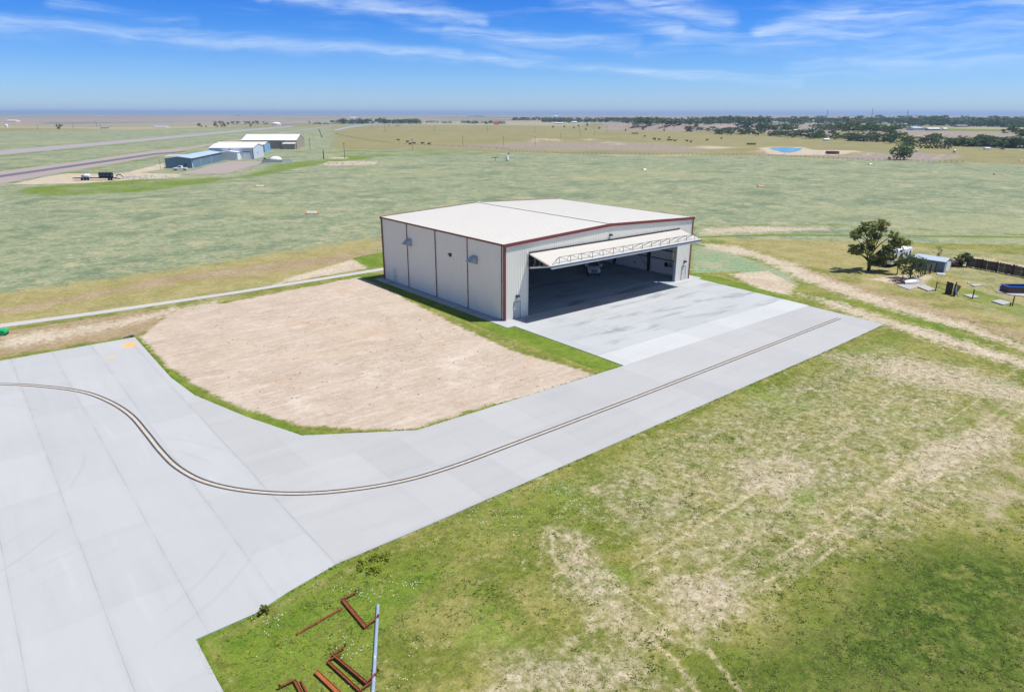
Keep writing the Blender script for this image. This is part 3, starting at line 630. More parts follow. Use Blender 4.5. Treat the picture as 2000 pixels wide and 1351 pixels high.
strip('far_taxiway_seal', [(-120, 365), (0, 347), (180, 321), (300, 303.2), (362, 296.2)], [(-120, 360), (0, 342.6), (180, 317.2), (300, 300), (362, 295.4)], .10, M['asphd'])
strip('far_road', [(655, 255.5), (690, 248.5), (735, 242.3), (790, 240.6)], [(652, 253.5), (680, 247.6), (732, 241.4), (790, 239.9)], .05, pmat('blue_grey_road', (.25, .29, .36), .8, 0, .05, .01))
sheet('shed_yard_asphalt', [flat(*p) for p in ((358, 340.5), (440, 340), (506, 321), (513, 315.5), (454, 314.5), (422, 320), (388, 330.5), (352, 338))], .05, M['asph2'])
sheet('concrete_pad', [flat(*p) for p in ((318, 306), (372, 303.2), (372, 301.4), (330, 302.2))], .05, M['walk'])
wm = bpy.data.materials.new('pond_water'); wm.use_nodes = True; t = NT(wm.node_tree)
b = t.n('ShaderNodeBsdfPrincipled', {'Base Color': (.03, .22, .34, 1), 'Roughness': .12, 'Specular IOR Level': .5, 'Normal': t.n('ShaderNodeBump', {'Height': t.noise(t.n('ShaderNodeTexCoord').outputs['Object'], .8, 3), 'Strength': .15}).outputs[0]}); t.n('ShaderNodeOutputMaterial', {0: b.outputs[0]})
sheet('pond_water', [flat(*p) for p in ((1502, 289.6), (1512, 288.4), (1540, 288.3), (1567, 290.2), (1562, 294), (1548, 297.6), (1532, 298.6), (1518, 295))], .12, wm)

# ------------------------------------------------------------------ the big hangar (x along its front, y into its depth)
HW, HD, EAVE, RIDGE = 36.57, 29.83, 9.5, 10.25
def roofz(x): return RIDGE - (RIDGE - EAVE) * abs(x - HW / 2) / (HW / 2)
def ribbed(mb, p0, p1, zlo, zhi, nrm, pitch=.305, depth=.035, mi=0):
    """steel sheet with standing ribs from p0 to p1; zlo / zhi are functions of the distance along it"""
    p0 = np.array(p0, float); p1 = np.array(p1, float); L = np.linalg.norm(p1 - p0); d = (p1 - p0) / L; nrm = np.array(nrm, float)
    S = [(0, 0)]; s = pitch * .3
    while s + .12 < L:
        S += [(s, 0), (s + .025, depth), (s + .065, depth), (s + .09, 0)]; s += pitch
    S.append((L, 0)); vs = []
    for s, o in S:
        q = p0 + d * s + nrm * o
        vs += [(q[0], q[1], zlo(s)), (q[0], q[1], zhi(s))]
    fs = [(2 * i, 2 * i + 2, 2 * i + 3, 2 * i + 1) for i in range(len(S) - 1)]
    return mb.add(vs, fs, mi)
hangar = empty('hangar', (0, 0, 0), 0, 'large off-white metal aircraft hangar with dark red trim and its wide door folded open', 'hangar')
OX0, OX1, OZ = 3.75, 33.25, 8.1
mb = MB()
ribbed(mb, (0, 0), (OX0, 0), lambda s: .07, lambda s: roofz(s) - .02, (0, -1))
ribbed(mb, (OX0, 0), (OX1, 0), lambda s: OZ, lambda s: roofz(OX0 + s) - .02, (0, -1))
ribbed(mb, (OX1, 0), (HW, 0), lambda s: .07, lambda s: roofz(OX1 + s) - .02, (0, -1))
fwall = mb.build('front_wall', M['wall'], hangar)
mb = MB()
for a, b, z in ((.2, OX0, .07), (OX1, HW - .2, .07)): mb.add([(a, .3, z), (b, .3, z), (b, .3, OZ), (a, .3, OZ)], [(0, 1, 2, 3)])
mb.add([(.2, .3, OZ), (HW - .2, .3, OZ), (HW - .2, .3, 9.4), (HW / 2, .3, 10.1), (.2, .3, 9.4)], [(0, 1, 2, 3, 4)])
mb.build('front_liner', M['inner'], hangar)
mb = MB(); ribbed(mb, (0, HD), (0, 0), lambda s: .07, lambda s: EAVE - .02, (-1, 0)); mb.build('side_wall', M['wall'], hangar)
mb = MB(); mb.add([(.25, .3, .07), (.25, HD - .3, .07), (.25, HD - .3, 9.4), (.25, .3, 9.4)], [(0, 1, 2, 3)]); mb.build('side_liner', M['inner'], hangar)
mb = MB(); ribbed(mb, (HW, 0), (HW, HD), lambda s: .07, lambda s: EAVE - .02, (1, 0)); mb.build('side_wall', M['wall'], hangar)
mb = MB(); ribbed(mb, (HW, HD), (0, HD), lambda s: .07, lambda s: roofz(HW - s) - .02, (0, 1)); mb.build('back_wall', M['wall'], hangar)
mb = MB(); mb.add([(.2, HD - .3, .07), (HW - .2, HD - .3, .07), (HW - .2, HD - .3, 9.4), (HW / 2, HD - .3, 10.1), (.2, HD - .3, 9.4)], [(0, 1, 2, 3, 4)]); mb.build('back_liner', M['inner'], hangar)
# white ribbed liner on the right wall, lower part, smooth white above
mb = MB(); ribbed(mb, (36.3, HD - .3), (36.3, .35), lambda s: .3, lambda s: 2.38, (-1, 0)); ribbed(mb, (36.3, HD - .3), (36.3, .35), lambda s: 2.38, lambda s: 9.35, (-1, 0), .61, .02)
mb.build('wall_liner', M['liner'], hangar)
mb = MB(); mb.box((36.12, .35, .07), (36.30, HD - .35, .3)); mb.build('base_trim', M['inner'], hangar)
# roof: two sheets with standing seams, ridge cap
mb = MB()
for sgn in (-1, 1):
    xe = -.12 if sgn < 0 else HW + .12; ze = EAVE - .006; xm = HW / 2 + sgn * .001
    Y = [-.10]; y = .25; prof = [(-.12, 0)]
    while y < HD: prof += [(y, 0), (y + .012, .05), (y + .038, .05), (y + .05, 0)]; y += .61
    prof.append((HD + .1, 0)); vs = []
    for y, o in prof: vs += [(xe, y, ze + o), (xm, y, RIDGE + o)]
    mb.add(vs, [(2 * i, 2 * i + 1, 2 * i + 3, 2 * i + 2) for i in range(len(prof) - 1)])
    mb.add([(xe, -.12, ze - .06), (xm, -.12, RIDGE - .06), (xm, HD + .1, RIDGE - .06), (xe, HD + .1, ze - .06)], [(0, 1, 2, 3)], 1)
roof = mb.build('roof', [M['roof'], M['inner']], hangar)
mb = MB()
for s_ in (-1, 1):
    a = (HW / 2, RIDGE + .11); b = (HW / 2 + s_ * .26, RIDGE + .09)
    mb.prism([a, b, (b[0], b[1] - .02), (a[0], a[1] - .02)], 'y', -.05, HD + .05)
rc = mb.build('ridge_cap', M['roof'], roof)
M['closure'] = bpy.data.materials.new('seam_closure'); M['closure'].use_nodes = True; t = NT(M['closure'].node_tree)
yy_ = t.math('FRACT', t.math('DIVIDE', t.n('ShaderNodeSeparateXYZ', {0: t.n('ShaderNodeTexCoord').outputs['Object']}).outputs[1], .61))
b = t.n('ShaderNodeBsdfPrincipled', {'Base Color': t.mix(t.math('GREATER_THAN', yy_, .5), (.62, .62, .60), (.50, .50, .49)), 'Roughness': .6}); t.n('ShaderNodeOutputMaterial', {0: b.outputs[0]})
for s_ in (-1, 1):
    mb = MB(); mb.box((HW / 2 + s_ * .20 - .03, .0, RIDGE - .01), (HW / 2 + s_ * .20 + .03, HD, RIDGE + .09)); mb.build('closure_strip', M['closure'], rc)
# dark red trim
def rake(y0, y1, name):
    mb = MB()
    for s_ in (-1, 1):
        xe = HW / 2 + s_ * (HW / 2 + .16); vs = []
        for x, zz in ((xe, EAVE), (HW / 2, RIDGE)):
            vs += [(x, y0, zz + .07), (x, y1, zz + .07), (x, y1, zz - .30), (x, y0, zz - .30)]
        mb.add(vs, [(0, 1, 2, 3), (7, 6, 5, 4), (0, 4, 5, 1), (1, 5, 6, 2), (2, 6, 7, 3), (3, 7, 4, 0)])
    return mb.build(name, M['trim'], hangar)
rake(-.20, -.05, 'rake_trim'); rake(HD + .05, HD + .17, 'rake_trim')
for s_, xa in ((-1, -.20), (1, HW + .045)):
    mb = MB(); mb.prism([(xa, EAVE + .03), (xa, EAVE - .17), (xa + .155, EAVE - .17), (xa + .155, EAVE + .03), (xa + .135, EAVE + .03), (xa + .135, EAVE - .15), (xa + .02, EAVE - .15), (xa + .02, EAVE + .03)], 'y', -.04, HD + .04)
    mb.build('gutter', M['trim'], hangar)
for x, y in ((-.02, -.02), (HW + .02, -.02), (-.02, HD + .02), (HW + .02, HD + .02)):
    sx_, sy_ = (-1 if x < 1 else 1), (-1 if y < 1 else 1)
    mb = MB(); mb.prism([(x + sx_ * .06, y + sy_ * .06), (x - sx_ * .20, y + sy_ * .06), (x - sx_ * .20, y + sy_ * .03), (x + sx_ * .03, y + sy_ * .03), (x + sx_ * .03, y - sy_ * .20), (x + sx_ * .06, y - sy_ * .20)], 'z', .07, EAVE - .2)
    mb.build('corner_trim', M['trim'], hangar)
for y in (22.4, 15.0, 7.55, .45, HD - .35):
    mb = MB(); mb.tube([(-.10, y, EAVE - .15), (-.10, y, .35), (-.14, y, .2), (-.28, y, .12)], .055, 8)
    for z in (2.2, 5, 7.6): mb.box((-.17, y - .08, z), (-.035, y + .08, z + .05))
    mb.build('downspout', M['trim'], hangar)
mb = MB(); mb.tube([(HW + .10, .5, EAVE - .15), (HW + .10, .5, .2)], .055, 8); mb.build('downspout', M['trim'], hangar)
# hoods and round vent on the left wall
for y in (21.7, 6.0):
    mb = MB(); mb.box((-.10, y - .58, 6.25), (-.03, y + .58, 7.25)); mb.build('hood_frame', M['galv'], hangar)
    mb = MB(); mb.prism([(-.10, 7.2), (-.38, 7.2), (-1.1, 6.62), (-1.1, 6.56), (-.40, 7.14), (-.10, 7.14)], 'y', y - .52, y + .52)
    for yy in (y - .52, y + .50): mb.prism([(-.10, 7.14), (-.40, 7.14), (-1.1, 6.56), (-.10, 6.30)], 'y', yy, yy + .02)
    mb.build('exhaust_hood', M['galv'], hangar)
    mb = MB(); mb.box((-.12, y - .45, 6.4), (-.095, y + .45, 7.1)); mb.build('exhaust_opening', M['black'], hangar)
mb = MB(); mb.tube([(-.03, 11.45, 6.5), (-.16, 11.45, 6.5), (-.22, 11.45, 6.5)], [.22, .22, .12], 14); mb.prism([(-.04, 6.75), (-.32, 6.62), (-.32, 6.58), (-.04, 6.70)], 'y', 11.13, 11.77); mb.build('round_vent', M['black'], hangar)
def walk_door(c, axis, z=.07, w=.95, h=2.08):
    """flush steel door in a wall; axis 'x': wall along x facing -y, axis 'y': wall along y facing -x"""
    pr = lambda a, b, zz0, zz1, d0, d1: ((c + a, -d1, zz0), (c + b, -d0, zz1)) if axis == 'x' else ((-d1, c + a, zz0), (-d0, c + b, zz1))
    d = MB().box(*pr(-w / 2, w / 2, z, z + h, .02, .055)).build('walk_door', M['door'], hangar)
    f = MB()
    for a, b, z0, z1 in ((-w / 2 - .07, -w / 2, z, z + h + .07), (w / 2, w / 2 + .07, z, z + h + .07), (-w / 2, w / 2, z + h, z + h + .07)): f.box(*pr(a, b, z0, z1, .02, .075))
    f.build('door_frame', M['greysteel'] if axis == 'x' else M['wall'], d)
    k = MB(); p0, p1 = pr(-w / 2 + .10, -w / 2 + .16, z + .95, z + 1.08, .055, .11); k.box(p0, p1).build('door_handle', M['black'], d)
walk_door(1.95, 'x'); walk_door(35.15, 'x'); walk_door(26.45, 'y')
for x, z in ((1.95, 2.62), (35.2, 2.62), (18.3, 8.45)):
    mb = MB()
    if z < 5: mb.tube([(x - .12, -.04, z - .1), (x - .12, -.16, z + .02), (x - .10, -.18, z + .2)], .035, 6)
    mb.prism([(-.04, z + .45), (-.34, z + .37), (-.40, z + .22), (-.04, z + .18)], 'x', x - .22, x + .22)
    mb.build('wall_light', M['black'], hangar)
for a, b in ((OX0 - .14, OX0), (OX1, OX1 + .14)): MB().box((a, -.065, .07), (b, -.02, OZ)).build('opening_trim', M['wall'], hangar)
for a, b in ((OX0, OX0 + .03), (OX1 - .03, OX1)): MB().box((a, -.02, .07), (b, .42, OZ)).build('door_jamb', M['white'], hangar)
mb = MB(); mb.tube([(OX1 - .10, .10, .07), (OX1 - .10, .10, OZ)], .05, 6); mb.tube([(OX1 - .3, .16, .07), (OX1 - .3, .16, OZ)], .03, 6); mb.build('door_guide', M['bluesteel'], hangar)
# steel frames inside
for y in (7.55, 15.0, 22.4):
    for s_ in (-1, 1):
        xo = .3 if s_ < 0 else 36.27
        mb = MB(); mb.prism([(xo, .07), (xo - s_ * .42, .07), (xo - s_ * .95, 9.0), (xo, 9.38)], 'y', y - .13, y + .13); mb.build('frame_column', M['darksteel'], hangar)
    mb = MB(); mb.prism([(1.25, 8.9), (HW / 2, 9.55), (HW - 1.25, 8.9), (HW - .3, 9.38), (HW / 2, 10.12), (.3, 9.38)], 'y', y - .12, y + .12); mb.build('roof_beam', M['darksteel'], hangar)
for z, mm in ((2.38, 'bluesteel'), (3.85, 'darksteel'), (6.2, 'bluesteel')):
    for ya, yb in ((.4, 7.4), (7.7, 14.85), (15.15, 22.25), (22.55, 29.4)):
        mb = MB(); mb.box((36.06, ya, z - .07), (36.26, yb, z + .07)); mb.build('wall_girt', M[mm], hangar)
for a, b in (((36.05, 7.75, .75), (36.05, 14.8, 6.4)), ((36.08, 14.8, .75), (36.08, 7.75, 6.4))):
    mb = MB(); mb.tube([a, b], .03, 6); mb.build('brace_rod', M['darksteel'], hangar)
for y0, y1, z0, z1, mm in ((3.88, 4.36, 1.3, 1.95, 'black'), (3.0, 3.75, 1.36, 1.75, 'greysteel'), (3.05, 3.55, 1.85, 2.0, 'greysteel'), (10.2, 10.75, .82, 1.3, 'white'), (10.38, 10.6, .88, 1.16, 'black')):
    d_ = .14 if mm != 'black' else .2
    mb = MB(); mb.box((36.24 - d_, y0, z0), (36.24, y1, z1)); mb.build('electrical_box', M[mm], hangar, bevel=.01)
mb = MB(); mb.tube([(36.2, 3.4, 1.75), (36.2, 3.4, 8)], .03, 6); mb.tube([(36.2, 4.1, 1.95), (36.2, 4.1, 8)], .03, 6); mb.build('conduit', M['galv'], hangar)

# the folded door: two leaves hinged at the head and at the fold
bif = empty('bifold_door'); bif.parent = hangar
HNG, FLD, LOW = (-.16, 8.02), (-4.12, 7.08), (-.20, 6.14)          # (y, z) of head hinge, fold, bottom edge
DX0, DX1 = OX0 + .05, OX1 + .02
def leaf(name, a, b, nrm, mt, th=.10):
    a = np.array(a); b = np.array(b); d = (b - a); L = np.linalg.norm(d); d /= L; nrm = np.array(nrm, float); nrm /= np.linalg.norm(nrm)
    S = [(DX0, 0)]; x = DX0 + .12
    while x + .1 < DX1: S += [(x, 0), (x + .02, .03), (x + .06, .03), (x + .08, 0)]; x += .305
    S.append((DX1, 0)); mb = MB(); vs = []
    for x, o in S:
        for e in (a, b): q = e + nrm * o; vs.append((x, q[0], q[1]))
    mb.add(vs, [(2 * i, 2 * i + 1, 2 * i + 3, 2 * i + 2) for i in range(len(S) - 1)])
    q = [tuple(a - nrm * .012), tuple(b - nrm * .012), tuple(b - nrm * th), tuple(a - nrm * th)]
    mb.prism(q, 'x', DX0, DX1, 1)
    return mb.build(name, [mt, M['white']], bif)
nu = np.array([-(HNG[1] - FLD[1]), (HNG[0] - FLD[0])]); nu = nu / np.linalg.norm(nu)      # upward normal of the upper leaf
nl = np.array([-(FLD[1] - LOW[1]), -(LOW[0] - FLD[0])]); nl = nl / np.linalg.norm(nl)     # downward normal of the lower leaf
leaf('upper_leaf', HNG, FLD, nu, M['roof']); leaf('lower_leaf', LOW, (FLD[0], FLD[1] - .12), nl, M['door'])
mb = MB(); mb.box((DX0, -.22, 8.06), (DX1, -.04, 8.18)); mb.build('head_seal', M['black'], bif)
mb = MB(); mb.box((DX0, FLD[0] - .10, FLD[1] - .20), (DX1, FLD[0] - .01, FLD[1] + .0)); mb.build('fold_rail', M['bluesteel'], bif)
mb = MB(); mb.box((DX0, FLD[0] - .13, FLD[1] - .36), (DX1, FLD[0] + .05, FLD[1] - .22)); mb.build('lower_rail', M['galv'], bif)
tr = MB(); n_ = 15; up2 = np.array([nu[0], nu[1]]); al = np.array([HNG[0] - FLD[0], HNG[1] - FLD[1]]); al /= np.linalg.norm(al)
base = np.array(FLD) + al * .25 + up2 * .04; P3 = lambda x, q: (x, q[0], q[1])
xs = np.linspace(DX0 + 1.6, DX1 - 1.3, n_); topq = base + up2 * .72 + al * .25
for i, x in enumerate(xs):
    tr.bar(P3(x, base), P3(x, topq), .06)
    if i + 1 < n_:
        j = (i, i + 1) if i < n_ // 2 else (i + 1, i)
        tr.bar(P3(xs[j[0]], topq), P3(xs[j[1]], base + al * .5), .05)
    tr.bar(P3(x, topq), P3(x + (.4 if i < n_ // 2 else -.4), base + al * 1.1), .04)
tr.bar(P3(xs[0], topq), P3(xs[-1], topq), .055)
tr.bar(P3(xs[0], topq), P3(DX0 + .4, base), .05); tr.bar(P3(xs[-1], topq), P3(DX1 - .3, base), .05)
tr.build('door_truss', M['greysteel'], bif)
for i, x in enumerate((4.35, 5.15, 6.2, 10.4, 14.6, 18.8, 23.0, 27.2, 31.4)):
    mb = MB(); mb.box((x - .06, -.62, 6.32), (x + .06, -.60, 7.84)); mb.build('lift_strap', M['yellow'], bif)
for x in (4.35, 5.15, 6.2):
    mb = MB(); mb.tube([(x - .16, -.62, 6.34), (x + .16, -.62, 6.34)], .13, 12); mb.build('strap_pulley', M['white'], bif)
mb = MB(); mb.box((4.15, -2.9, 6.88), (4.95, -2.3, 7.14)); mb.box((4.3, -2.8, 7.14), (4.6, -2.45, 7.2)); mb.build('latch_box', M['red'], bif, bevel=.02)
mb = MB(); mb.box((3.95, -.9, 6.42), (4.2, -.72, 6.8)); mb.build('latch_motor', M['red'], bif, bevel=.02)
for x in np.linspace(DX0 + .08, DX1 - .08, 9):
    mb = MB(); mb.bar((x, LOW[0], LOW[1] + .16), (x, FLD[0] + .1, FLD[1] - .08), .08); mb.bar((x, HNG[0], HNG[1] - .16), (x, FLD[0] + .1, FLD[1] - .12), .06); mb.build('leaf_rib', M['white'], bif)
mb = MB(); mb.tube([(32.85, .3, 6.3), (32.84, .32, 4.6), (32.80, .33, 3.6), (32.72, .33, 3.5), (32.70, .33, 3.75), (32.78, .32, 4.8)], .035, 6); mb.build('hanging_strap', M['yellow'], bif)

# ------------------------------------------------------------------ vehicles (front towards -y, origin on the ground under the middle)
def pickup(name, loc, rz, label, body, bedlen=1.9):
    root = empty(name, loc, rz, label, 'pickup truck')
    L0, W_ = -2.95, 1.0                                                 # nose at y = -2.95
    def ring(y, pts): return [(sx_ * x, y, z) for x, z, sx_ in [(p[0], p[1], 1) for p in pts] + [(p[0], p[1], -1) for p in reversed(pts)]]
    # hull: stations from the nose back
    st = [(-2.92, .86, .62, .98, 1.0), (-2.82, .94, .55, 1.10, .98), (-2.2, 1.0, .52, 1.20, .90), (-1.35, 1.01, .50, 1.24, .92), (-1.2, 1.01, .46, 1.24, .96), (.9, 1.01, .46, 1.24, .97), (2.7, 1.0, .52, 1.26, .97), (2.9, .97, .6, 1.24, .95)]
    mb = MB(); rings = []
    for y, w, z0, z1, cr_ in st: rings.append(ring(y, [(w * .86, z0), (w, z0 + .18), (w, z1 - .22), (w * .97, z1 - .06), (w * cr_ * .9, z1)]))
    mb.loft(rings)
    # cab: lower frame to roof, leaving dark glass proud of it
    rings = [ring(-1.25, [(.90, 1.2), (.90, 1.24)]), ring(-.55, [(.92, 1.2), (.78, 1.90)]), ring(-.25, [(.92, 1.2), (.76, 1.97)]), ring(.85, [(.92, 1.2), (.77, 1.97)]), ring(1.0, [(.92, 1.2), (.80, 1.90)]), ring(1.12, [(.91, 1.2), (.90, 1.26)])]
    mb.loft(rings); bo = mb.build('body', body, root, smooth=True)
    # open bed: dark well
    mb = MB(); mb.box((-.80, 1.25, 1.255), (.80, 2.8, 1.275)); mb.build('bed', M['black'], root)
    mb = MB(); mb.add([(-.84, -1.235, 1.28), (.84, -1.235, 1.28), (.72, -.60, 1.88), (-.72, -.60, 1.88)], [(0, 1, 2, 3)]); mb.build('windscreen', M['glass'], root)
    for s_ in (-1, 1):
        mb = MB(); mb.add([(s_ * .925, -.75, 1.30), (s_ * .925, .95, 1.30), (s_ * .815, .85, 1.84), (s_ * .815, -.48, 1.84)], [(0, 1, 2, 3)]); mb.build('side_window', M['glass'], root)
        mb = MB(); mb.box((s_ * .62 - .17, -2.95, .86), (s_ * .62 + .17, -2.78, 1.08)); hl = mb.build('headlight', M['lamp'], root, bevel=.02)
        mb = MB(); mb.box((s_ * 1.22 - .13, -.98, 1.22), (s_ * 1.22 + .13, -.86, 1.55)); mb.bar((s_ * .95, -.92, 1.32), (s_ * 1.12, -.92, 1.36), .05); mb.build('mirror', body, root, bevel=.03)
        for y in (-1.95, 1.85):
            mb = MB(); mb.tube([(s_ * .74, y, .40), (s_ * .76, y, .40), (s_ * 1.0, y, .40), (s_ * 1.02, y, .40)], [.36, .40, .40, .36], 20); wh = mb.build('wheel', M['rubber'], root)
            mb = MB(); mb.tube([(s_ * 1.0, y, .40), (s_ * 1.035, y, .40)], [.24, .20], 14); mb.build('rim', M['chrome'], wh)
    mb = MB(); mb.box((-.45, -2.965, .72), (.45, -2.90, 1.09)); g = mb.build('grille', M['black'], root, bevel=.02)
    mb = MB(); mb.box((-.47, -2.985, 1.06), (.47, -2.92, 1.12)); mb.box((-.47, -2.985, .70), (.47, -2.92, .75))
    for z in (.83, .95): mb.box((-.43, -2.985, z), (.43, -2.93, z + .045))
    for s_ in (-1, 1): mb.box((s_ * .45 - .03, -2.985, .75), (s_ * .45 + .03, -2.93, 1.06))
    mb.build('grille_bars', M['chrome'], g)
    mb = MB(); mb.loft([[(x, y0, z) for x, y0, z in ((-w, yy, .46), (w, yy, .46), (w, yy, .68), (-w, yy, .68))] for w, yy in ((.90, -3.08), (.99, -3.0), (1.0, -2.75))]); mb.build('bumper', M['chrome'], root, bevel=.03)
    return root
pickup('pickup_truck', (28.1, 12.3, .066), R(-42), 'white pickup truck parked inside the open hangar facing out', pmat('truck_white', (.88, .89, .90), .25, 0, .01, 2))

# ------------------------------------------------------------------ trees and plants
def leaf_cloud(cl, per, size, seed):
    """clumps (x, y, z, rx, rz): many small leaf-sized quads gathered in loose tufts; verts and faces"""
    g = np.random.default_rng(seed); V = []
    for x, y, z, rx, rz in cl:
        n = max(4, int(per * (rx / np.mean([c_[3] for c_ in cl])) ** 1.5))
        k = max(3, n // 14); tc = g.normal(size=(k, 3)); tc /= np.linalg.norm(tc, axis=1)[:, None]; tc *= g.uniform(.35, 1.0, (k, 1)) ** .6
        p = tc[g.integers(0, k, n)] + g.normal(size=(n, 3)) * .20
        p = p * np.array([rx, rx, rz]) + np.array([x, y, z])
        a = g.normal(size=(n, 3)); a[:, 2] *= .7; a /= np.linalg.norm(a, axis=1)[:, None]
        b = np.cross(a, g.normal(size=(n, 3))); b /= np.linalg.norm(b, axis=1)[:, None]
        s = size * g.uniform(.6, 1.3, (n, 1))
        V.append(np.stack([p - a * s, p + b * s * .55, p + a * s, p - b * s * .55], 1).reshape(-1, 3))
    V = np.concatenate(V); return V, np.arange(len(V)).reshape(-1, 4)
def crown_clumps(h, w, n, seed, low=.25, shape=1.0):
    g = np.random.default_rng(seed); out = []
    for i in range(n):
        t = g.uniform(0, 1); z = h * (low + (.90 - low) * t)
        rad = w * .5 * math.sin(math.pi * (.16 + .74 * t ** shape)) * math.sqrt(g.uniform(.08, 1)); a = g.uniform(0, 6.283)
        r = w * g.uniform(.13, .24); out.append((rad * math.cos(a), rad * math.sin(a), z, r, r * .75))
    return out
def limbs(mb, cl, h, r, seed, n=12, zb=.2):
    g = np.random.default_rng(seed); hub = []
    mb.tube([(0, 0, -.1), (.03 * h * .2, 0, h * zb * .5), (0, .02 * h * .3, h * zb), (.02 * h, 0, h * .55), (0, 0, h * .8)], [r * 1.25, r, r * .85, r * .45, r * .12], 7)
    idx = g.choice(len(cl), min(n, len(cl)), replace=False)
    for i in idx:
        x, y, z = cl[i][:3]; z0 = h * g.uniform(zb * .5, max(zb * .55, min(.5, z / h * .7)))
        mb.tube([(0, 0, z0), (x * .35, y * .35, z0 + (z - z0) * .45), (x * .75, y * .75, z0 + (z - z0) * .8), (x, y, z)], [r * .45, r * .34, r * .2, r * .06], 5)
    return mb
def tree(name, loc, h, w, label, group=None, nclump=26, per=90, leaf=.2, seed=1, lm='leafA', bm_='bark', cl=None, tr=None, low=.3, cat='tree', nl=14):
    root = empty(name, loc, 0, label, cat, group)
    cl = cl or crown_clumps(h, w, nclump, seed, low)
    limbs(MB(), cl, h, tr or h * .03, seed, nl).build('trunk', M[bm_], root, smooth=True)
    V, Fc = leaf_cloud(cl, per, leaf, seed); np_mesh('crown', V, Fc, [M[lm]], root)
    return root
# the big tree by the caravan: clumps follow its open, layered crown
g_ = np.random.default_rng(5); base = gp(1696, 528.5); k_ = ppm(base) * 4.825
BT = [(330, 190, 30), (395, 178, 34), (360, 225, 30), (520, 178, 36), (575, 205, 36), (545, 235, 30), (285, 240, 30), (262, 292, 32), (330, 285, 34), (378, 268, 30), (440, 285, 34), (590, 262, 34), (640, 298, 34), (560, 320, 34), (500, 300, 26), (690, 332, 34), (728, 352, 30), (640, 365, 38), (590, 395, 36), (262, 398, 30), (300, 432, 34), (345, 452, 34), (275, 440, 26),
      (420, 345, 36), (372, 392, 32), (470, 400, 34), (550, 440, 36), (620, 445, 36), (520, 470, 36), (590, 500, 34), (450, 480, 30), (660, 490, 32), (520, 530, 34), (570, 545, 30), (470, 545, 28), (700, 380, 28), (610, 330, 30), (400, 440, 26), (480, 230, 26), (415, 235, 28)]
cl = []
for X, Y, r_ in BT:
    lx = (X - 465) / k_; lz = (620 - Y) / k_; dep = g_.normal() * 1.5 * math.sin(math.pi * min(1, max(.1, lz / 10)))
    cl.append((RT[0] * lx + dep * FW[0], RT[1] * lx + dep * FW[1], lz, r_ / k_ * 1.42, r_ / k_ * .85))
tree('elm_tree', base, 9.2, 10, 'large open-crowned green tree casting shade beside the white caravan', per=200, leaf=.19, seed=3, cl=cl, tr=.25, nl=34)
p = gp(1752, 535); tree('sapling', p, 4.4, 2.4, 'thin half-bare young tree in front of the white caravan', nclump=12, per=45, leaf=.12, seed=8, lm='leafG', bm_='greywood', tr=.09, low=.35)
p = gp(1777, 546); tree('bushy_tree', p, 3.9, 4.3, 'bushy low green tree leaning over the scrap heap beside the rail fence', nclump=20, per=110, leaf=.13, seed=12, lm='leafD', tr=.12, low=.22)
p = gp(1876, 520); tree('bush', p, 2.4, 2.6, 'dense dark green bush at the near end of the board fence', nclump=14, per=110, leaf=.12, seed=14, lm='leafD', tr=.08, low=.12, cat='bush')
p = gp(1832, 509); tree('dead_shrub', p, 2.6, 1.9, 'leafless grey shrub behind the metal shed', nclump=12, per=14, leaf=.08, seed=17, lm='leafG', bm_='greywood', tr=.06, low=.3, cat='bush')
p = gp(1758, 312); tree('lone_tree', p, 28 / ppm(p), 46 / ppm(p), 'broad dark green tree standing alone in the bare yard beyond the field', nclump=26, per=70, leaf=.45, seed=21, lm='leafB', low=.2)
p = gp(117, 252.5); tree('lone_tree', p, 10 / ppm(p), 12 / ppm(p), 'single dark tree among power poles at the far left', nclump=14, per=40, leaf=.6, seed=23, lm='leafB', low=.2)
p = gp(517, 1196); tree('weed_clump', p, .45, .6, 'tall grassy weed growing at the edge of the concrete ramp', nclump=12, per=30, leaf=.06, seed=31, lm='leafA', tr=.01, low=.1, cat='weed')
for px_, py_, h_, w_, lb in ((738, 1090, .28, 1.2, 'yellow-green weed clump nearest the ramp corner, wide and low'), (1252 * .4 + 232, 1118, .3, .8, 'yellow-flowered weed bush right of the widest weed clump'), (704, 1104, .26, .9, 'small yellow-green weed clump left of the widest weed clump')):
    p = gp(px_, py_); tree('weed_clump', p, h_, w_, lb, 'weed clumps by the ramp', nclump=14, per=34, leaf=.055, seed=int(px_), lm='tufty', tr=.01, low=.12, cat='weed')

# distant trees: five sorts, each one mesh, copied along the creek and the bluffs
SORT = []
for i, (h, w, n, lm, low) in enumerate(((7.5, 8.5, 15, 'leafB', .16), (9.5, 8.5, 17, 'leafB', .2), (6.0, 9.0, 14, 'leafB', .12), (5.0, 5.0, 10, 'leafB', .1), (8.0, 11, 18, 'leafB', .15))):
    c_ = crown_clumps(h, w, n, 40 + i, low); V, Fc = leaf_cloud(c_, 34, .55, 50 + i)
    tb = limbs(MB(), c_, h, .2, 60 + i, 4); tv = np.array(tb.v); quads = [f for f in tb.f if len(f) == 4]
    SORT.append((h, np.concatenate([V, tv]), np.concatenate([Fc, np.array(quads) + len(V)]), [0] * len(Fc) + [1] * len(quads), w))
PROTO = {}
def far_tree(i, loc, hh, rz, label, group, lm='leafB', cat='tree', ws=1.0):
    key = (i, lm)
    if key not in PROTO:
        h, V, Fc, mi, w = SORT[i]; o = np_mesh('tree', V, Fc, [M[lm], M['bark']], None, mi); PROTO[key] = o
    else:
        o = PROTO[key].copy(); COL.objects.link(o)
    s = hh / SORT[i][0]; o.location = Vector(loc) - Vector((0, 0, .2)); o.scale = (s * ws, s * ws, s); o.rotation_euler = (0, 0, rz)
    return tag(o, label, cat, group)
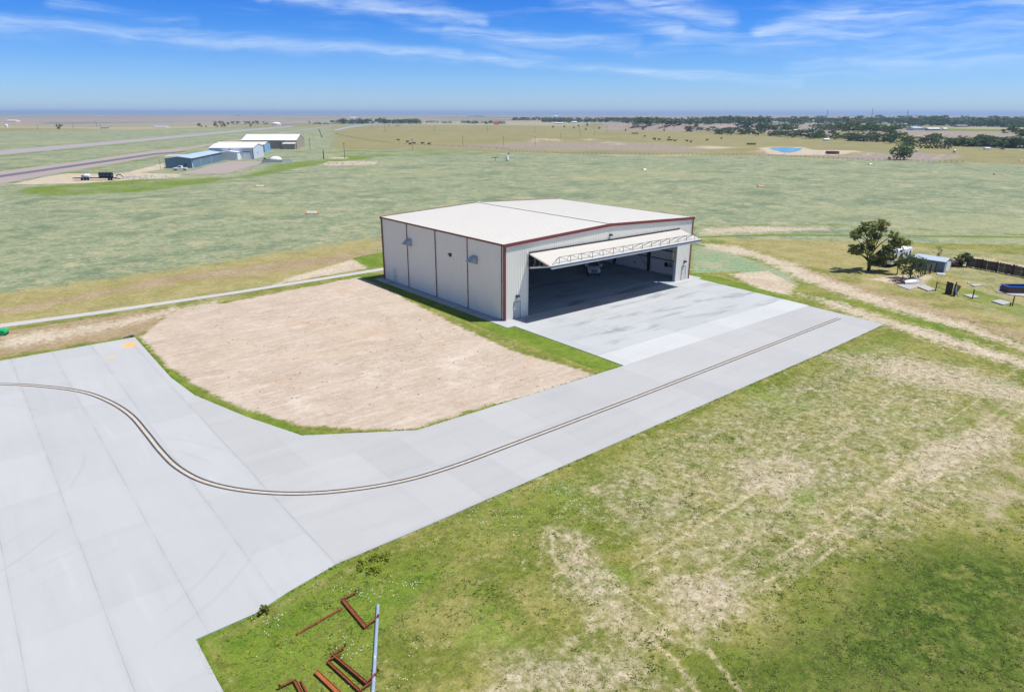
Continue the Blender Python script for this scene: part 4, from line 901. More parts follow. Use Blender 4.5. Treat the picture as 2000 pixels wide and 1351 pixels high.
rnd = random.Random(11)
def band(pts, n, h0, h1, jit, label, group, ws=1.45):
    n = int(n * 1.2); h0 *= 1.3; h1 *= 1.3
    """n trees along a line of photo points (x, base y); heights in photo pixels"""
    X = [q[0] for q in pts]; Y = [q[1] for q in pts]
    for k in range(n):
        x = X[0] + (X[-1] - X[0]) * (k + rnd.uniform(.1, .9)) / n; y = float(np.interp(x, X, Y)) + rnd.uniform(-jit, jit)
        p = gp(x, y); far_tree(rnd.choice((0, 1, 2, 2, 4)), p, rnd.uniform(h0, h1) / ppm(p), rnd.uniform(0, 6.28), label, group, ws=ws * rnd.uniform(.9, 1.15))
G1 = 'trees along the creek beyond the pasture'; L1 = 'dark green tree in the belt along the near foot of the bluffs'
for pts, n, h0, h1 in (([(1400, 262), (1520, 265)], 9, 7, 11), ([(1515, 266), (1605, 271)], 11, 9, 15), ([(1598, 272), (1745, 276)], 14, 8, 13), ([(1736, 276), (1835, 281)], 9, 9, 14), ([(1842, 283), (1925, 286)], 9, 11, 16), ([(1915, 286), (2010, 290)], 9, 14, 19)):
    band(pts, n, h0, h1, 2.0, L1, G1)
G2 = 'trees on the slope of the bluffs'; L2 = 'dark green tree on the slope between the creek belt and the bluff top'
for pts, n, h0, h1 in (([(1340, 256), (1470, 260)], 10, 5, 9), ([(1485, 249), (1560, 250)], 7, 8, 13), ([(1590, 249), (1650, 252)], 6, 8, 12), ([(1625, 256), (1745, 259)], 16, 9, 15), ([(1740, 252), (1800, 255)], 4, 7, 10), ([(1975, 262), (2005, 266)], 4, 10, 15)):
    band(pts, n, h0, h1, 2.2, L2, G2)
G3 = 'trees on top of the bluffs'; L3 = 'dark green tree in the long wooded line on top of the bluffs'
for pts, n, h0, h1 in (([(1190, 239), (1260, 241)], 9, 6, 9), ([(1240, 244), (1330, 245)], 11, 7, 12), ([(1330, 243), (1390, 244)], 7, 7, 11), ([(1385, 242), (1500, 243)], 16, 8, 13), ([(1520, 240), (1760, 243)], 26, 7, 11), ([(1760, 244), (2010, 249)], 30, 9, 15), ([(1700, 239), (2010, 240)], 26, 7, 10)):
    band(pts, n, h0, h1, 1.6, L3, G3)
for x, y, h, lb in ((1664, 244.5, 10, 'wide lime-yellow tree among the dark woods on the bluff'), (1687, 246, 7, 'smallest bright yellow tree among the dark woods'), (1704, 247, 9, 'golden yellow tree at the right of the yellow trees in the dark woods')):
    p = gp(x, y); far_tree(2 if x < 1680 else 0, p, h / ppm(p), 1.0, lb, 'yellow trees in the woods', 'leafY', ws=1.4 if x < 1680 else 1.0)
for i, x in enumerate((1774, 1783, 1797, 1808, 1815, 1822, 1829, 1836, 1844, 1853)):
    p = gp(x, 289.5 + i * .15); far_tree(3, p, 9.5 / ppm(p), i * 1.3, 'small round tree in the planted row beyond the lone yard tree', 'row of small trees')
for x, y in ((1112, 241), (1130, 248), (1147, 247), (1170, 247.5), (1144, 254.5), (1121, 251), (1222, 255), (1256, 254.5), (1297, 256), (1080, 249.5), (1102, 249)):
    p = gp(x, y); far_tree(3, p, rnd.uniform(3.5, 5.5) / ppm(p), x, 'low dark shrub dotted on the pale slope left of the bluffs', 'shrubs on the pale slope', cat='shrub')
G4 = 'trees around the far farmstead at left'; L4 = 'dark tree beyond the runway near the white dome tank'
for x, y, h in ((391, 249, 9), (403, 249, 4), (422.5, 249, 9), (438, 248, 7.5), (420, 242, 5.5), (429, 242, 6), (436, 242, 5), (446, 243, 4.5), (455, 243, 7), (464, 243, 7), (479, 243, 6), (486, 243, 7), (494, 243, 6.5), (503, 243, 8), (490, 248.5, 6.5), (515, 242, 5), (522, 242, 5), (604.5, 241.5, 5)):
    p = gp(x, y); far_tree(rnd.choice((0, 1, 2)), p, h / ppm(p), x, L4, G4)
G5 = 'trees of the shelter belts beyond the pasture'; L5 = 'dark tree in a shelter belt at the far edge of the pasture'
band([(650, 241.5), (725, 241.5)], 14, 4, 8, .6, L5, G5, 1.3); band([(738, 241), (818, 241.5)], 18, 5, 8.5, .6, L5, G5, 1.3); band([(612, 242.5), (642, 242.5)], 6, 2, 3, .3, L5, G5, 1.5)
band([(830, 240.5), (880, 241)], 6, 2.5, 3.5, .5, L5, G5); band([(900, 241), (985, 242)], 14, 3, 5, .6, L5, G5, 1.2)
# woods so far off that they read as one mass
def wood(name, spans, seed, lm='leafB'):
    g = np.random.default_rng(seed); cl = []
    for x0, x1, y, hpx, n in spans:
        for k in range(n):
            p = gp(g.uniform(x0, x1), y + g.uniform(-.5, .5)); hh = hpx / ppm(p) * g.uniform(.5, 1.1)
            cl.append((p[0], p[1], p[2] + hh * .5, hh * .7, hh * .5))
    V, Fc = leaf_cloud(cl, 40, 2.2, seed); o = np_mesh(name, V, Fc, [M[lm]]); return tag(o, kind='stuff')
wood('far_woods', [(1000, 1100, 235, 4.5, 60), (1060, 1190, 238.5, 7, 90), (1000, 1190, 232, 3, 60), (1180, 1260, 235, 5, 50), (1240, 1420, 234, 4, 60), (1420, 2010, 237, 5, 170), (1470, 2010, 233.5, 3.5, 100)], 71)
wood('horizon_trees', [(805, 822, 222.6, 1.6, 8), (843, 862, 222.6, 1.8, 8), (874, 892, 223.5, 1.6, 8), (915, 945, 228.5, 2.6, 14), (975, 1000, 222.6, 1.4, 8), (1075, 1090, 222.8, 2, 6), (1200, 1222, 223.2, 2, 8), (1247, 1263, 223.8, 2, 6), (1332, 1346, 223.6, 2, 6), (40, 60, 222.8, 1.8, 6), (372, 392, 222.6, 1.5, 6), (495, 510, 222.6, 1.5, 6), (460, 470, 226.3, 2, 4), (690, 705, 225.3, 1.5, 5), (1660, 1672, 226.5, 2, 5), (1710, 1717, 227, 2, 3)], 73)

# ------------------------------------------------------------------ old hangars and sheds across the field
U = Vector((.523, .852, 0)); VR = Vector((.852, -.523, 0)); RZ = math.atan2(VR.y, VR.x)
def shed_building(name, P1, front, depth, eave, rise, along, wall, roof, label, cat='hangar', group=None, gap=.25, rz=None):
    """P1 is the front right corner; local x runs along the front, y into the depth; along: 'x' or 'y' for the ridge"""
    rz = RZ if rz is None else rz
    o = Vector((P1[0], P1[1], float(hz(P1[0], P1[1])))) - Vector((math.cos(rz), math.sin(rz), 0)) * front
    root = empty(name, o, rz, label, cat, group); a, b = front, depth
    def wl(nm, pts): MB().add(pts, [tuple(range(len(pts)))]).build(nm, M[wall], root)
    if along == 'x':
        wl('front_wall', [(0, 0, -.1), (a, 0, -.1), (a, 0, eave), (0, 0, eave)]); wl('back_wall', [(0, b, -.1), (a, b, -.1), (a, b, eave), (0, b, eave)])
        for x in (0, a): wl('gable_wall', [(x, 0, -.1), (x, b, -.1), (x, b, eave), (x, b / 2, eave + rise), (x, 0, eave)])
        pr = [(-gap, eave - .05), (b / 2, eave + rise + .02), (b + gap, eave - .05), (b + gap, eave + .10), (b / 2, eave + rise + .18), (-gap, eave + .10)]
        rf = MB().prism(pr, 'x', -gap, a + gap).build('roof', M[roof], root)
    else:
        for x in (0, a): wl('side_wall', [(x, 0, -.1), (x, b, -.1), (x, b, eave), (x, 0, eave)])
        for nm, y in (('front_wall', 0), ('back_wall', b)): wl(nm, [(0, y, -.1), (a, y, -.1), (a, y, eave), (a / 2, y, eave + rise), (0, y, eave)])
        pr = [(-gap, eave - .05), (a / 2, eave + rise + .02), (a + gap, eave - .05), (a + gap, eave + .10), (a / 2, eave + rise + .18), (-gap, eave + .10)]
        rf = MB().prism(pr, 'y', -gap, b + gap).build('roof', M[roof], root)
    return root
def panel(root, name, a, b, mat, bevel=0): return MB().box(a, b).build(name, M[mat], root)
# slate blue hangar row
r = shed_building('hangar', (41.7, 282.5), 11.6, 53, 4.3, .8, 'y', 'bluewall', 'blueroof', 'long slate-blue hangar row with a pale blue roof, nearest of the old hangars')
for y0, y1 in ((1.5, 12.5), (13.3, 31), (31.8, 52)): panel(r, 'sliding_door', (11.62, y0, 0), (11.75, y1, 3.8), 'bluewall')
for y in (12.9, 31.4): panel(r, 'door_post', (11.6, y - .25, 0), (11.85, y + .25, 4.0), 'blueroof')
panel(r, 'door_track', (11.62, .8, 3.85), (11.95, 52.5, 4.1), 'darksteel'); panel(r, 'walk_door', (11.62, .35, 0), (11.70, 1.25, 2.1), 'white'); panel(r, 'window', (8.2, -.08, 1.0), (9.4, -.01, 2.0), 'glass')
r = shed_building('lean_shed', (77.5, 327.5), 9, 10, 4.0, .5, 'y', 'white', 'white', 'small white shed joined to the far end of the slate-blue hangar', 'shed')
r = shed_building('hangar', (87, 329.6), 23, 27, 6.0, 1.6, 'x', 'lavwall', 'white', 'pale blue-white hangar with a dark arched doorway')
panel(r, 'sliding_door', (11.2, -.14, 0), (14.8, -.02, 3.8), 'black'); mb = MB().tube([(11.25, -.08, 3.7), (11.9, -.08, 4.2), (13, -.08, 4.4), (14.1, -.08, 4.2), (14.75, -.08, 3.7)], .12, 6); mb.build('door_arch', M['darksteel'], r)
d_ = panel(r, 'roller_door', (17.6, -.12, 0), (21.2, -.02, 3.7), 'white'); MB().box((17.4, -.16, 3.7), (21.4, -.02, 3.95)).build('door_frame', M['darksteel'], d_)
panel(r, 'walk_door', (15.9, -.12, 0), (16.9, -.02, 2.2), 'white')
for x in (10.6, 22.9): panel(r, 'downspout', (x - .12, -.2, 0), (x + .12, -.03, 6), 'darksteel')
panel(r, 'window', (23.02, 10, 2.5), (23.1, 11, 3.3), 'glass')
r = shed_building('hangar', (116, 391), 30, 19, 4.8, 1.4, 'x', 'skywall', 'creamroof', 'sky-blue hangar with a cream roof squeezed behind the pale blue-white one'); panel(r, 'window', (30.02, 12, 2.4), (30.1, 13.6, 3.6), 'bluewall')
r = shed_building('hangar', (150.9, 423.3), 37, 38, 5.9, 3.4, 'x', 'tanwall', 'white', 'tan hangar with a white gable roof, farthest of the old hangars')
for x in (8, 18, 27): panel(r, 'downspout', (x - .15, -.2, 0), (x + .15, -.03, 5.9), 'creamroof')
a_ = MB().add([(28.2, -5, -.1), (36.5, -5, -.1), (36.5, -5, 3.6), (28.2, -5, 3.6), (28.2, -.02, -.1), (36.5, -.02, -.1), (36.5, -.02, 4.1), (28.2, -.02, 4.1)], [(0, 1, 2, 3), (0, 3, 7, 4), (1, 5, 6, 2)]).build('lean_to', M['tanwall'], r)
MB().prism([(-5.3, 3.6), (-.02, 4.1), (-.02, 4.3), (-5.3, 3.8)], 'x', 28, 36.8).build('lean_to_roof', M['white'], a_)

# pieces around the old hangars
p = gp(541, 317.5); r = empty('livestock_pen', p, RZ, 'low grey metal pen with a silver dome in it beside the hangars', 'pen')
mb = MB()
for a, b in (((-7, -2.2, 0), (3.2, -2.2, 0)), ((3.2, -2.2, 0), (7.5, 1.8, 0)), ((-7, -2.2, 0), (-6.5, 2.5, 0)), ((-6.5, 2.5, 0), (7.5, 1.8, 0))):
    mb.add([a, b, (b[0], b[1], 1.5), (a[0], a[1], 1.5)], [(0, 1, 2, 3)])
mb.build('pen_wall', M['galv'], r)
mb = MB(); mb.ell((-.5, .2, 1.2), (3.2, 2.0, 1.9)); mb.build('dome', M['white'], r, smooth=True)
p = gp(517.5, 314.5); r = tag(MB().tube([(0, -.4, .75), (0, .4, .75)], .75, 16).build('tractor_tyre', M['rubber'], None, p, RZ), 'black tyre standing at the left end of the livestock pen', 'tyre')
p = gp(352, 333.0); pickup('pickup_truck', (p[0], p[1], 0), math.atan2(-.63, .77) - R(90) + R(8), 'white pickup truck parked by the end of the slate-blue hangar row', M['white'])
# flatbed with tanks
p = gp(186, 352); q0 = gp(145, 352.3); q1 = gp(227, 352); dr = math.atan2((q1 - q0)[1], (q1 - q0)[0]); Lb = float(np.linalg.norm(q1 - q0))
r = empty('flatbed_trailer', q0, dr, 'long dark flatbed trailer carrying tanks on the gravel', 'trailer')
MB().box((0, -1.2, .75), (Lb, 1.2, .95)).build('deck', M['darksteel'], r)
for x in (Lb * .22, Lb * .30, Lb * .86):
    for s_ in (-1, 1): MB().tube([(x, s_ * .8, .42), (x, s_ * 1.1, .42)], .42, 12).build('wheel', M['rubber'], r)
MB().box((Lb - .4, -.15, .5), (Lb + 1.6, .15, .75)).build('drawbar', M['darksteel'], r)
def at(dx, z, dy=0): return (q0[0] + math.cos(dr) * dx - math.sin(dr) * dy, q0[1] + math.sin(dr) * dx + math.cos(dr) * dy, z)
for k in range(4):
    b0 = empty('black_tank', at(Lb * (.645 + .086 * k), .95), dr, ['black tank at the left end of the four on the trailer', 'second black tank from the left on the trailer', 'third black tank from the left on the trailer', 'black tank at the right end of the four on the trailer'][k], 'tank', 'black tanks on the trailer')
    MB().lathe([(.55, 0), (.68, .08), (.68, 1.7), (.5, 1.95), (.15, 2.0)], n=14).build('tank_body', M['black'], b0, smooth=True)
    MB().lathe([(.70, .75), (.70, .95)], n=14).build('tank_band', M['bluesteel'], b0)
MB().tube([at(Lb * .335 - .9, 1.6), at(Lb * .335 - .75, 1.6), at(Lb * .335 + .75, 1.6), at(Lb * .335 + .9, 1.6)], [.3, .75, .75, .3], 14).build('white_tank', M['white'], None, smooth=True)
tag(bpy.data.objects['white_tank'], 'white cylindrical tank lying on the left half of the trailer', 'tank')
MB().box((0, -.6, 0), (1.1, .6, 1.0)).build('pump_unit', M['galv'], None, at(Lb * .20, .95), dr); tag(bpy.data.objects['pump_unit'], 'small grey pump at the left of the white tank on the trailer', 'pump')
tag(MB().tube([at(Lb + .2, 1.5), at(Lb + .9, 2.0), at(Lb + 2.0, 2.0), at(Lb + 2.6, 1.2)], .16, 8).build('hose', M['black']), 'thick black hose arching off the right end of the trailer', 'hose')
# pebbles and rubble around the gravel
def rubble(name, spans, n, s0, s1, mat, seed):
    g = np.random.default_rng(seed); V = []; Fc = []
    for k in range(n):
        x0, y0, x1, y1 = spans[g.integers(len(spans))]; p = gp(g.uniform(x0, x1), g.uniform(y0, y1)); s = g.uniform(s0, s1)
        o = len(V); c8 = np.array([(x, y, z) for z in (-.5, .8) for x, y in ((-1, -1), (1, -1), (1, 1), (-1, 1))], float) * g.uniform(.5, 1.2, (8, 3)) * s
        c8[:, 2] *= .6; V += [tuple(p + q) for q in c8]; Fc += [(o, o + 3, o + 2, o + 1), (o + 4, o + 5, o + 6, o + 7)] + [(o + i, o + (i + 1) % 4, o + 4 + (i + 1) % 4, o + 4 + i) for i in range(4)]
    return tag(np_mesh(name, np.array(V), np.array(Fc), [M[mat]]), kind='stuff')
rubble('rubble', [(240, 343, 345, 348), (230, 345, 290, 350), (626, 316, 740, 322), (640, 317, 690, 322)], 220, .12, .45, 'slab', 3)
rubble('stones', [(1500, 300, 1660, 304), (1100, 301, 1450, 304), (1650, 312, 1880, 316), (1230, 302, 1450, 306)], 160, .15, .45, 'slab', 4)

rubble('clods', [(300, 640, 1000, 780), (330, 610, 700, 640), (420, 600, 900, 820), (700, 560, 1050, 760)], 260, .03, .10, 'clod', 9)
# ------------------------------------------------------------------ poles, masts, fences
def pole(x, y, ytop, label, group=None, arm=True, th=.14, top=None):
    p = gp(x, y); h = (y - ytop) / ppm(p) * 1.03; r = empty('utility_pole', p, YAW * 0 + R(20), label, 'utility pole', group)
    t_ = top or (0, 0); MB().tube([(0, 0, -.3), (t_[0] * .5, t_[1] * .5, h * .5), (t_[0], t_[1], h)], [th, th * .9, th * .7], 8).build('post', M['pole'], r)
    if arm:
        MB().box((-1.1, -.06, h - .75), (1.1, .06, h - .6)).build('crossarm', M['pole'], r)
        for dx in (-1, 0, 1): MB().lathe([(.05, 0), (.07, .1), (.03, .22)], (dx, 0, h - .6 if dx else h), 8).build('insulator', M['galv'], r)
    return r
pole(673.5, 310, 281, 'wooden pole on the pale pad between the sheds and the mast'); pole(606, 292.5, 272, 'pole beside the right gable of the tan hangar')
pole(632.5, 311, 294.5, 'short dark post at the left end of the pale pad', arm=False, th=.3)
p0 = gp(629.5, 269.5); mm_ = Vector(RT) * (-5.5 / ppm(p0)); pole(629.5, 269.5, 253, 'thick dark pole leaning left behind the tan hangar', arm=False, th=.42, top=(mm_.x * math.cos(R(-20)) - mm_.y * math.sin(R(-20)), mm_.x * math.sin(R(-20)) + mm_.y * math.cos(R(-20))))
LP, GP_ = 'wooden utility pole standing in the wide pasture', 'utility poles crossing the pasture'
for a in ((805.5, 295, 272), (904, 286, 267), (849, 256.5, 245), (952, 259, 247), (983, 284, 267), (1045, 259, 248), (1045, 283.5, 268), (1094, 275, 261.5), (1134, 267.5, 255), (1161, 264, 252), (1185, 259.5, 246), (752, 258.5, 243), (738, 251.5, 241), (726, 251, 241), (1132, 260, 250)):
    pole(*a, LP, GP_, th=.13)
LP2, GP2 = 'wooden utility pole beyond the runway at far left', 'utility poles beyond the runway'
for a in ((112, 251, 239), (74, 253, 244), (143, 251, 239.5), (189.5, 249.5, 237.5), (197, 253, 244)): pole(*a, LP2, GP2, th=.2)
pole(314, 331.5, 313, 'thin pole at the left corner of the slate-blue hangar', arm=False, th=.07)
# weather mast
p = gp(991, 314); r = empty('weather_mast', p, R(15), 'orange and white weather mast with a white cabinet in the open field', 'weather station'); h = 23 / ppm(p)
for k in range(6):
    MB().tube([(0, 0, h * k / 6), (0, 0, h * (k + 1) / 6)], [.24 - .02 * k, .22 - .02 * k], 4).build('mast_section', M['orange' if k % 2 else 'white'], r)
MB().box((-.7, -.5, .35), (.7, .5, 2.2)).build('cabinet', M['white'], r, bevel=.04); MB().box((-.6, -.45, 0), (.6, .45, .35)).build('cabinet_base', M['bluesteel'], r)
MB().box((.9, -.3, h * .55), (1.7, .3, h * .62)).build('sensor', M['black'], r); MB().bar((0, 0, h * .6), (1.0, 0, h * .6), .1).build('sensor_arm', M['darksteel'], r)
for dx, hh in ((979.5, 3.2), (1003, 2.4), (1015.5, 3.4), (1017, 2.0)):
    q = gp(dx, 312.5); tag(MB().tube([(0, 0, 0), (0, 0, hh * .6)], .07, 6).lathe([(.1, hh * .6), (.16, hh * .65), (.16, hh * .95), (.05, hh)]).build('sensor_post', M['white'], None, q), 'white sensor post in the ring around the weather mast', 'sensor post', 'sensor posts around the weather mast')
q = gp(967.5, 314.5); r = empty('antenna_stand', q, R(10), 'low dark tee-shaped stand left of the weather mast', 'antenna'); MB().tube([(0, 0, 0), (0, 0, 1.7)], .12, 6).build('post', M['dwood'], r); MB().box((-2.0, -.3, 1.65), (2.0, .3, 1.95)).build('crossbar', M['darksteel'], r)
# radio towers on the skyline
for i, (x, yb, yt) in enumerate(((1613.8, 238, 217.3), (1701, 238, 213.5), (1769.8, 238, 217.3))):
    p = gp(x, yb); h = (yb - yt) / ppm(p) * 1.0; r = empty('radio_tower', p, .4 * i, ['slim lattice radio tower on the skyline, leftmost of three', 'tallest faint radio tower on the skyline, middle of three', 'thick radio tower on the skyline, rightmost of three'][i], 'radio tower', 'radio towers on the skyline')
    w_ = (1.0, .8, 1.5)[i]; mb = MB(); legs = [(w_ * math.cos(a), w_ * math.sin(a)) for a in (0, 2.09, 4.19)]
    for lx, ly in legs: mb.bar((lx, ly, 0), (lx * .5, ly * .5, h), .35)
    for k in range(14):
        for j in range(3):
            a = legs[j]; b = legs[(j + 1) % 3]; f0 = 1 - .5 * k / 14; f1 = 1 - .5 * (k + 1) / 14
            mb.bar((a[0] * f0, a[1] * f0, h * k / 14), (b[0] * f1, b[1] * f1, h * (k + 1) / 14), .22)
    mb.build('lattice', M['darksteel'], r); MB().tube([(0, 0, h), (0, 0, h * 1.06)], .2, 5).build('beacon', M['red'], r)
# wire fences: one thing each, its posts as parts
def wire_fence(name, pts, n, label, h=1.5, wires=3, th=.09, jit=.0):
    w = [gp(*q) for q in pts]; L = [0]
    for a, b in zip(w, w[1:]): L.append(L[-1] + float(np.linalg.norm(b - a)))
    root = empty(name, w[0], 0, label, 'fence'); pos = []; pro = None
    for s in np.linspace(0, L[-1], n):
        i = max(0, min(len(w) - 2, int(np.searchsorted(L, s) - 1))); u = (s - L[i]) / (L[i + 1] - L[i]); q = w[i] * (1 - u) + w[i + 1] * u; q = q - w[0]
        if pro is None: pro = MB().tube([(0, 0, -.2), (0, 0, h)], th, 6).build('post', M['dwood'], root)
        else:
            c_ = pro.copy(); COL.objects.link(c_); c_.parent = root; c_.location = Vector(q); c_.scale = (1, 1, rnd.uniform(.8, 1.1))
        pos.append(q)
    mb = MB()
    for k in range(wires): mb.tube([Vector(q) + Vector((0, 0, h * (k + 1) / (wires + .4))) for q in pos[::max(1, n // 40)]], .012, 3)
    mb.build('fence_wire', M['darksteel'], root); return root
wire_fence('wire_fence', [(1000, 297), (1150, 301.5), (1450, 303.5), (1560, 307.5), (1700, 314), (1880, 317.5)], 100, 'long wire fence on dark posts between the green field and the pasture', 1.25, th=.07)
wire_fence('wire_fence', [(1330, 258.5), (1500, 266), (1760, 279), (2010, 292)], 100, 'wire fence on dark posts at the foot of the creek trees', 1.3, th=.09)
wire_fence('wire_fence', [(655, 262), (700, 272), (770, 282), (980, 292), (1000, 297)], 60, 'wire fence curving down the pasture edge right of the leaning pole', 1.5, th=.09)

# ------------------------------------------------------------------ cattle, troughs and tanks in the pasture
def cow_mesh():
    mb = MB(); ring = lambda x, w, z0, z1: [(x, w * math.cos(a), (z0 + z1) / 2 + (z1 - z0) / 2 * math.sin(a)) for a in [2 * math.pi * k / 10 for k in range(10)]]
    mb.loft([ring(*s) for s in ((-1.0, .12, .95, 1.25), (-.95, .28, .75, 1.35), (-.6, .36, .62, 1.40), (0, .40, .52, 1.36), (.5, .36, .55, 1.38), (.75, .26, .75, 1.42), (1.0, .17, 1.0, 1.48), (1.2, .15, 1.08, 1.50), (1.32, .16, 1.02, 1.46), (1.55, .11, .92, 1.22), (1.66, .08, .90, 1.10))])
    for x, s_ in ((-.72, -.2), (-.72, .2), (.5, -.2), (.5, .2)):
        k = -.10 if x < 0 else .06
        mb.tube([(x, s_, .85), (x + (.10 if x < 0 else 0), s_, .6), (x + k, s_, .34), (x, s_, 0)], [.17, .12, .065, .07], 7)
    mb.tube([(-1.0, 0, 1.25), (-1.12, 0, 1.0), (-1.12, 0, .5)], [.05, .035, .05], 5)
    for s_ in (-1, 1): mb.tube([(1.25, s_ * .12, 1.42), (1.25, s_ * .32, 1.40)], [.06, .02], 5)
    return mb
cows = {}
for i, (x, y, mm_) in enumerate(((778, 275.5, 0), (796, 279, 0), (801, 283.5, 0), (809, 282, 1), (825, 282.3, 0), (838, 283.4, 0), (1222, 256.5, 0), (1259, 268, 0), (1277, 273, 0), (1279, 274.2, 0), (1287, 274.5, 0), (1305, 275.2, 0), (1307, 270.5, 0), (1310, 276, 0), (1318, 277, 0), (1341.5, 277.3, 0), (1349, 279, 0), (1381, 275.5, 0), (1409, 272, 0), (775, 246.6, 0), (779, 246.8, 0), (760, 245.8, 0), (1958, 293.5, 1))):
    p = gp(x, y)
    if mm_ not in cows: o = cow_mesh().build('cow', M['cow2' if mm_ else 'cow'], None, p, smooth=True); cows[mm_] = o
    else: o = cows[mm_].copy(); COL.objects.link(o); o.location = Vector(p)
    o.rotation_euler = (0, 0, rnd.uniform(-1.2, .2) + (math.pi if i % 3 == 0 else 0)); sc_ = 1.25; o.scale = (sc_, sc_, sc_)
    left = x < 900
    if mm_: tag(o, 'red-brown cow beside the black cattle in the left of the pasture' if left else 'red-brown cow near the small white hut at far right', 'cow', 'cattle')
    elif y < 250: tag(o, 'tiny black cow close to the blue-grey road bend', 'cow', 'cattle by the road bend')
    else: tag(o, 'black cow in the small herd at the left of the pasture' if left else 'black cow in the herd grazing right of the bare mounds', 'cow', 'black cattle at left' if left else 'black cattle right of the mounds')
for x, y, wpx, lb in ((1240, 262, 13, 'long black feed rack on the pasture below the pale slope'), (1467, 283.5, 17, 'long black feed rack on the pasture left of the pond')):
    p = gp(x, y); w_ = wpx / ppm(p); r = empty('feed_rack', p, math.atan2(RT[1], RT[0]), lb, 'feed rack', 'feed racks in the pasture')
    MB().prism([(-.6, .5), (.6, .5), (.9, 1.3), (-.9, 1.3)], 'x', -w_ / 2, w_ / 2).build('trough', M['black'], r)
    for k in np.linspace(-w_ / 2 + .3, w_ / 2 - .3, 5): MB().box((k - .08, -.6, 0), (k + .08, .6, .55)).build('leg', M['darksteel'], r)
    MB().box((-w_ / 2, -.06, 1.9), (w_ / 2, .06, 2.05)).build('top_rail', M['black'], r)
    for k in (-w_ / 2 + .1, 0, w_ / 2 - .1): MB().box((k - .06, -.05, 1.2), (k + .06, .05, 1.95)).build('rail_post', M['black'], r)
p = gp(1625.5, 300.5); r = empty('stock_tank', p, 0, 'low round dark metal stock tank right of the pond', 'stock tank'); R_ = 12.5 / ppm(p)
MB().lathe([(R_, 0), (R_, 1.5), (R_ - .15, 1.5), (R_ - .15, 1.25)], n=28).build('tank_ring', M['brown'], r); MB().lathe([(R_ - .2, 1.1), (R_ - .2, 1.2)], n=28).build('water', M['glass'], r)
for x, y, h, mt, lb in ((1790, 297, 5, 'galv', 'small grey water tank right of the lone yard tree'), (1863.5, 298.5, 6, 'galv', 'small grey water tank beside the curved pale track'), (13.6, 249, 6, 'white', 'white upright tank at the far left edge of the photo')):
    p = gp(x, y); hh = h / ppm(p); tag(MB().lathe([(hh * .42, 0), (hh * .42, hh * .8), (hh * .3, hh * .93), (.1, hh)], n=16).build('water_tank', M[mt], None, p, smooth=True), lb, 'tank')
p = gp(540.3, 244.5); R_ = 8.3 / ppm(p); r = empty('dome_tank', p, 0, 'wide white domed tank beyond the runway', 'tank'); MB().lathe([(R_, 0), (R_, R_ * .35)], n=24).build('tank_wall', M['lavwall'], r); MB().lathe([(R_, R_ * .352), (R_ * .8, R_ * .5), (R_ * .4, R_ * .6), (.2, R_ * .64)], n=24).build('dome', M['white'], r, smooth=True)

# ------------------------------------------------------------------ far houses
def far_house(x, y, wpx, hpx, wall, roof, label, cat='house', group=None, rz=None, dep=.7, rise=.35):
    p = gp(x, y); k = ppm(p); w_ = wpx / k; h = hpx / k; rz = math.atan2(RT[1], RT[0]) + (rz or 0)
    q = Vector(p) + Vector((math.cos(rz), math.sin(rz), 0)) * w_ / 2
    return shed_building('house' if cat == 'house' else 'farm_building', q, w_, min(w_ * dep, 26), h * (1 - rise), h * rise, 'x', wall, roof, label, cat, group, .3, rz)
far_house(1793, 254.5, 24, 6.5, 'lavwall', 'blueroof', 'pale blue roofed barn at the left end of the bright green crop field', 'barn', rz=.3)
far_house(1825, 255, 23, 4.5, 'skywall', 'white', 'low pale blue barn just right of the blue roofed barn', 'barn')
far_house(1846, 254.5, 7, 4, 'white', 'white', 'tiny white shed right of the two barns by the crop field', 'shed')
far_house(1572, 239, 44, 5, 'white', 'white', 'long white warehouse among the trees on the bluff', 'warehouse'); far_house(1600, 238, 16, 4, 'lavwall', 'white', 'shorter pale warehouse right of the long white one', 'warehouse')
far_house(1588, 248, 12, 4.5, 'lavwall', 'blueroof', 'blue-grey house among the slope trees below the white warehouse'); far_house(1555, 257, 7, 3.5, 'white', 'white', 'tiny white hut on the bare slope')
far_house(1615, 275.5, 9, 4.5, 'white', 'white', 'small white shed in a gap of the creek trees', 'shed'); far_house(1929, 292.5, 9, 4, 'white', 'lavwall', 'small white hut in the pasture at far right', 'hut')
far_house(1224, 238.5, 14, 4.5, 'brick', 'greyroof', 'grey roofed house at the left end of the bluff-top trees'); far_house(1340, 240, 14, 5, 'brick', 'brown', 'brown roofed house on the bluff top'); far_house(1369, 241.5, 6, 5, 'white', 'red', 'small house with a red roof on the bluff top')
far_house(1767, 246, 12, 4.5, 'white', 'greyroof', 'white house among the trees above the barns'); far_house(1792, 244, 14, 4.5, 'brick', 'brown', 'low house with a brown roof above the barns'); far_house(1880, 248.5, 20, 4, 'brick', 'greyroof', 'long house with a grey roof behind the crop field'); far_house(1480, 240.5, 16, 4, 'brick', 'greyroof', 'grey roofed house hidden in the bluff woods left of the warehouses'); far_house(1512, 243, 11, 4, 'white', 'greyroof', 'pale house low in the woods left of the warehouses')
far_house(1091, 242.3, 17, 2.6, 'lavwall', 'white', 'long low white shed row on the pale slope', 'shed'); far_house(1122, 240.6, 9, 3.2, 'white', 'white', 'white shed at the left foot of the bluffs', 'shed'); far_house(970, 243.5, 10, 4, 'brick', 'red', 'red roofed barn in the far shelter belt', 'barn'); far_house(1086, 229.5, 8, 3, 'white', 'white', 'white farm building in the far woods', 'farm building')
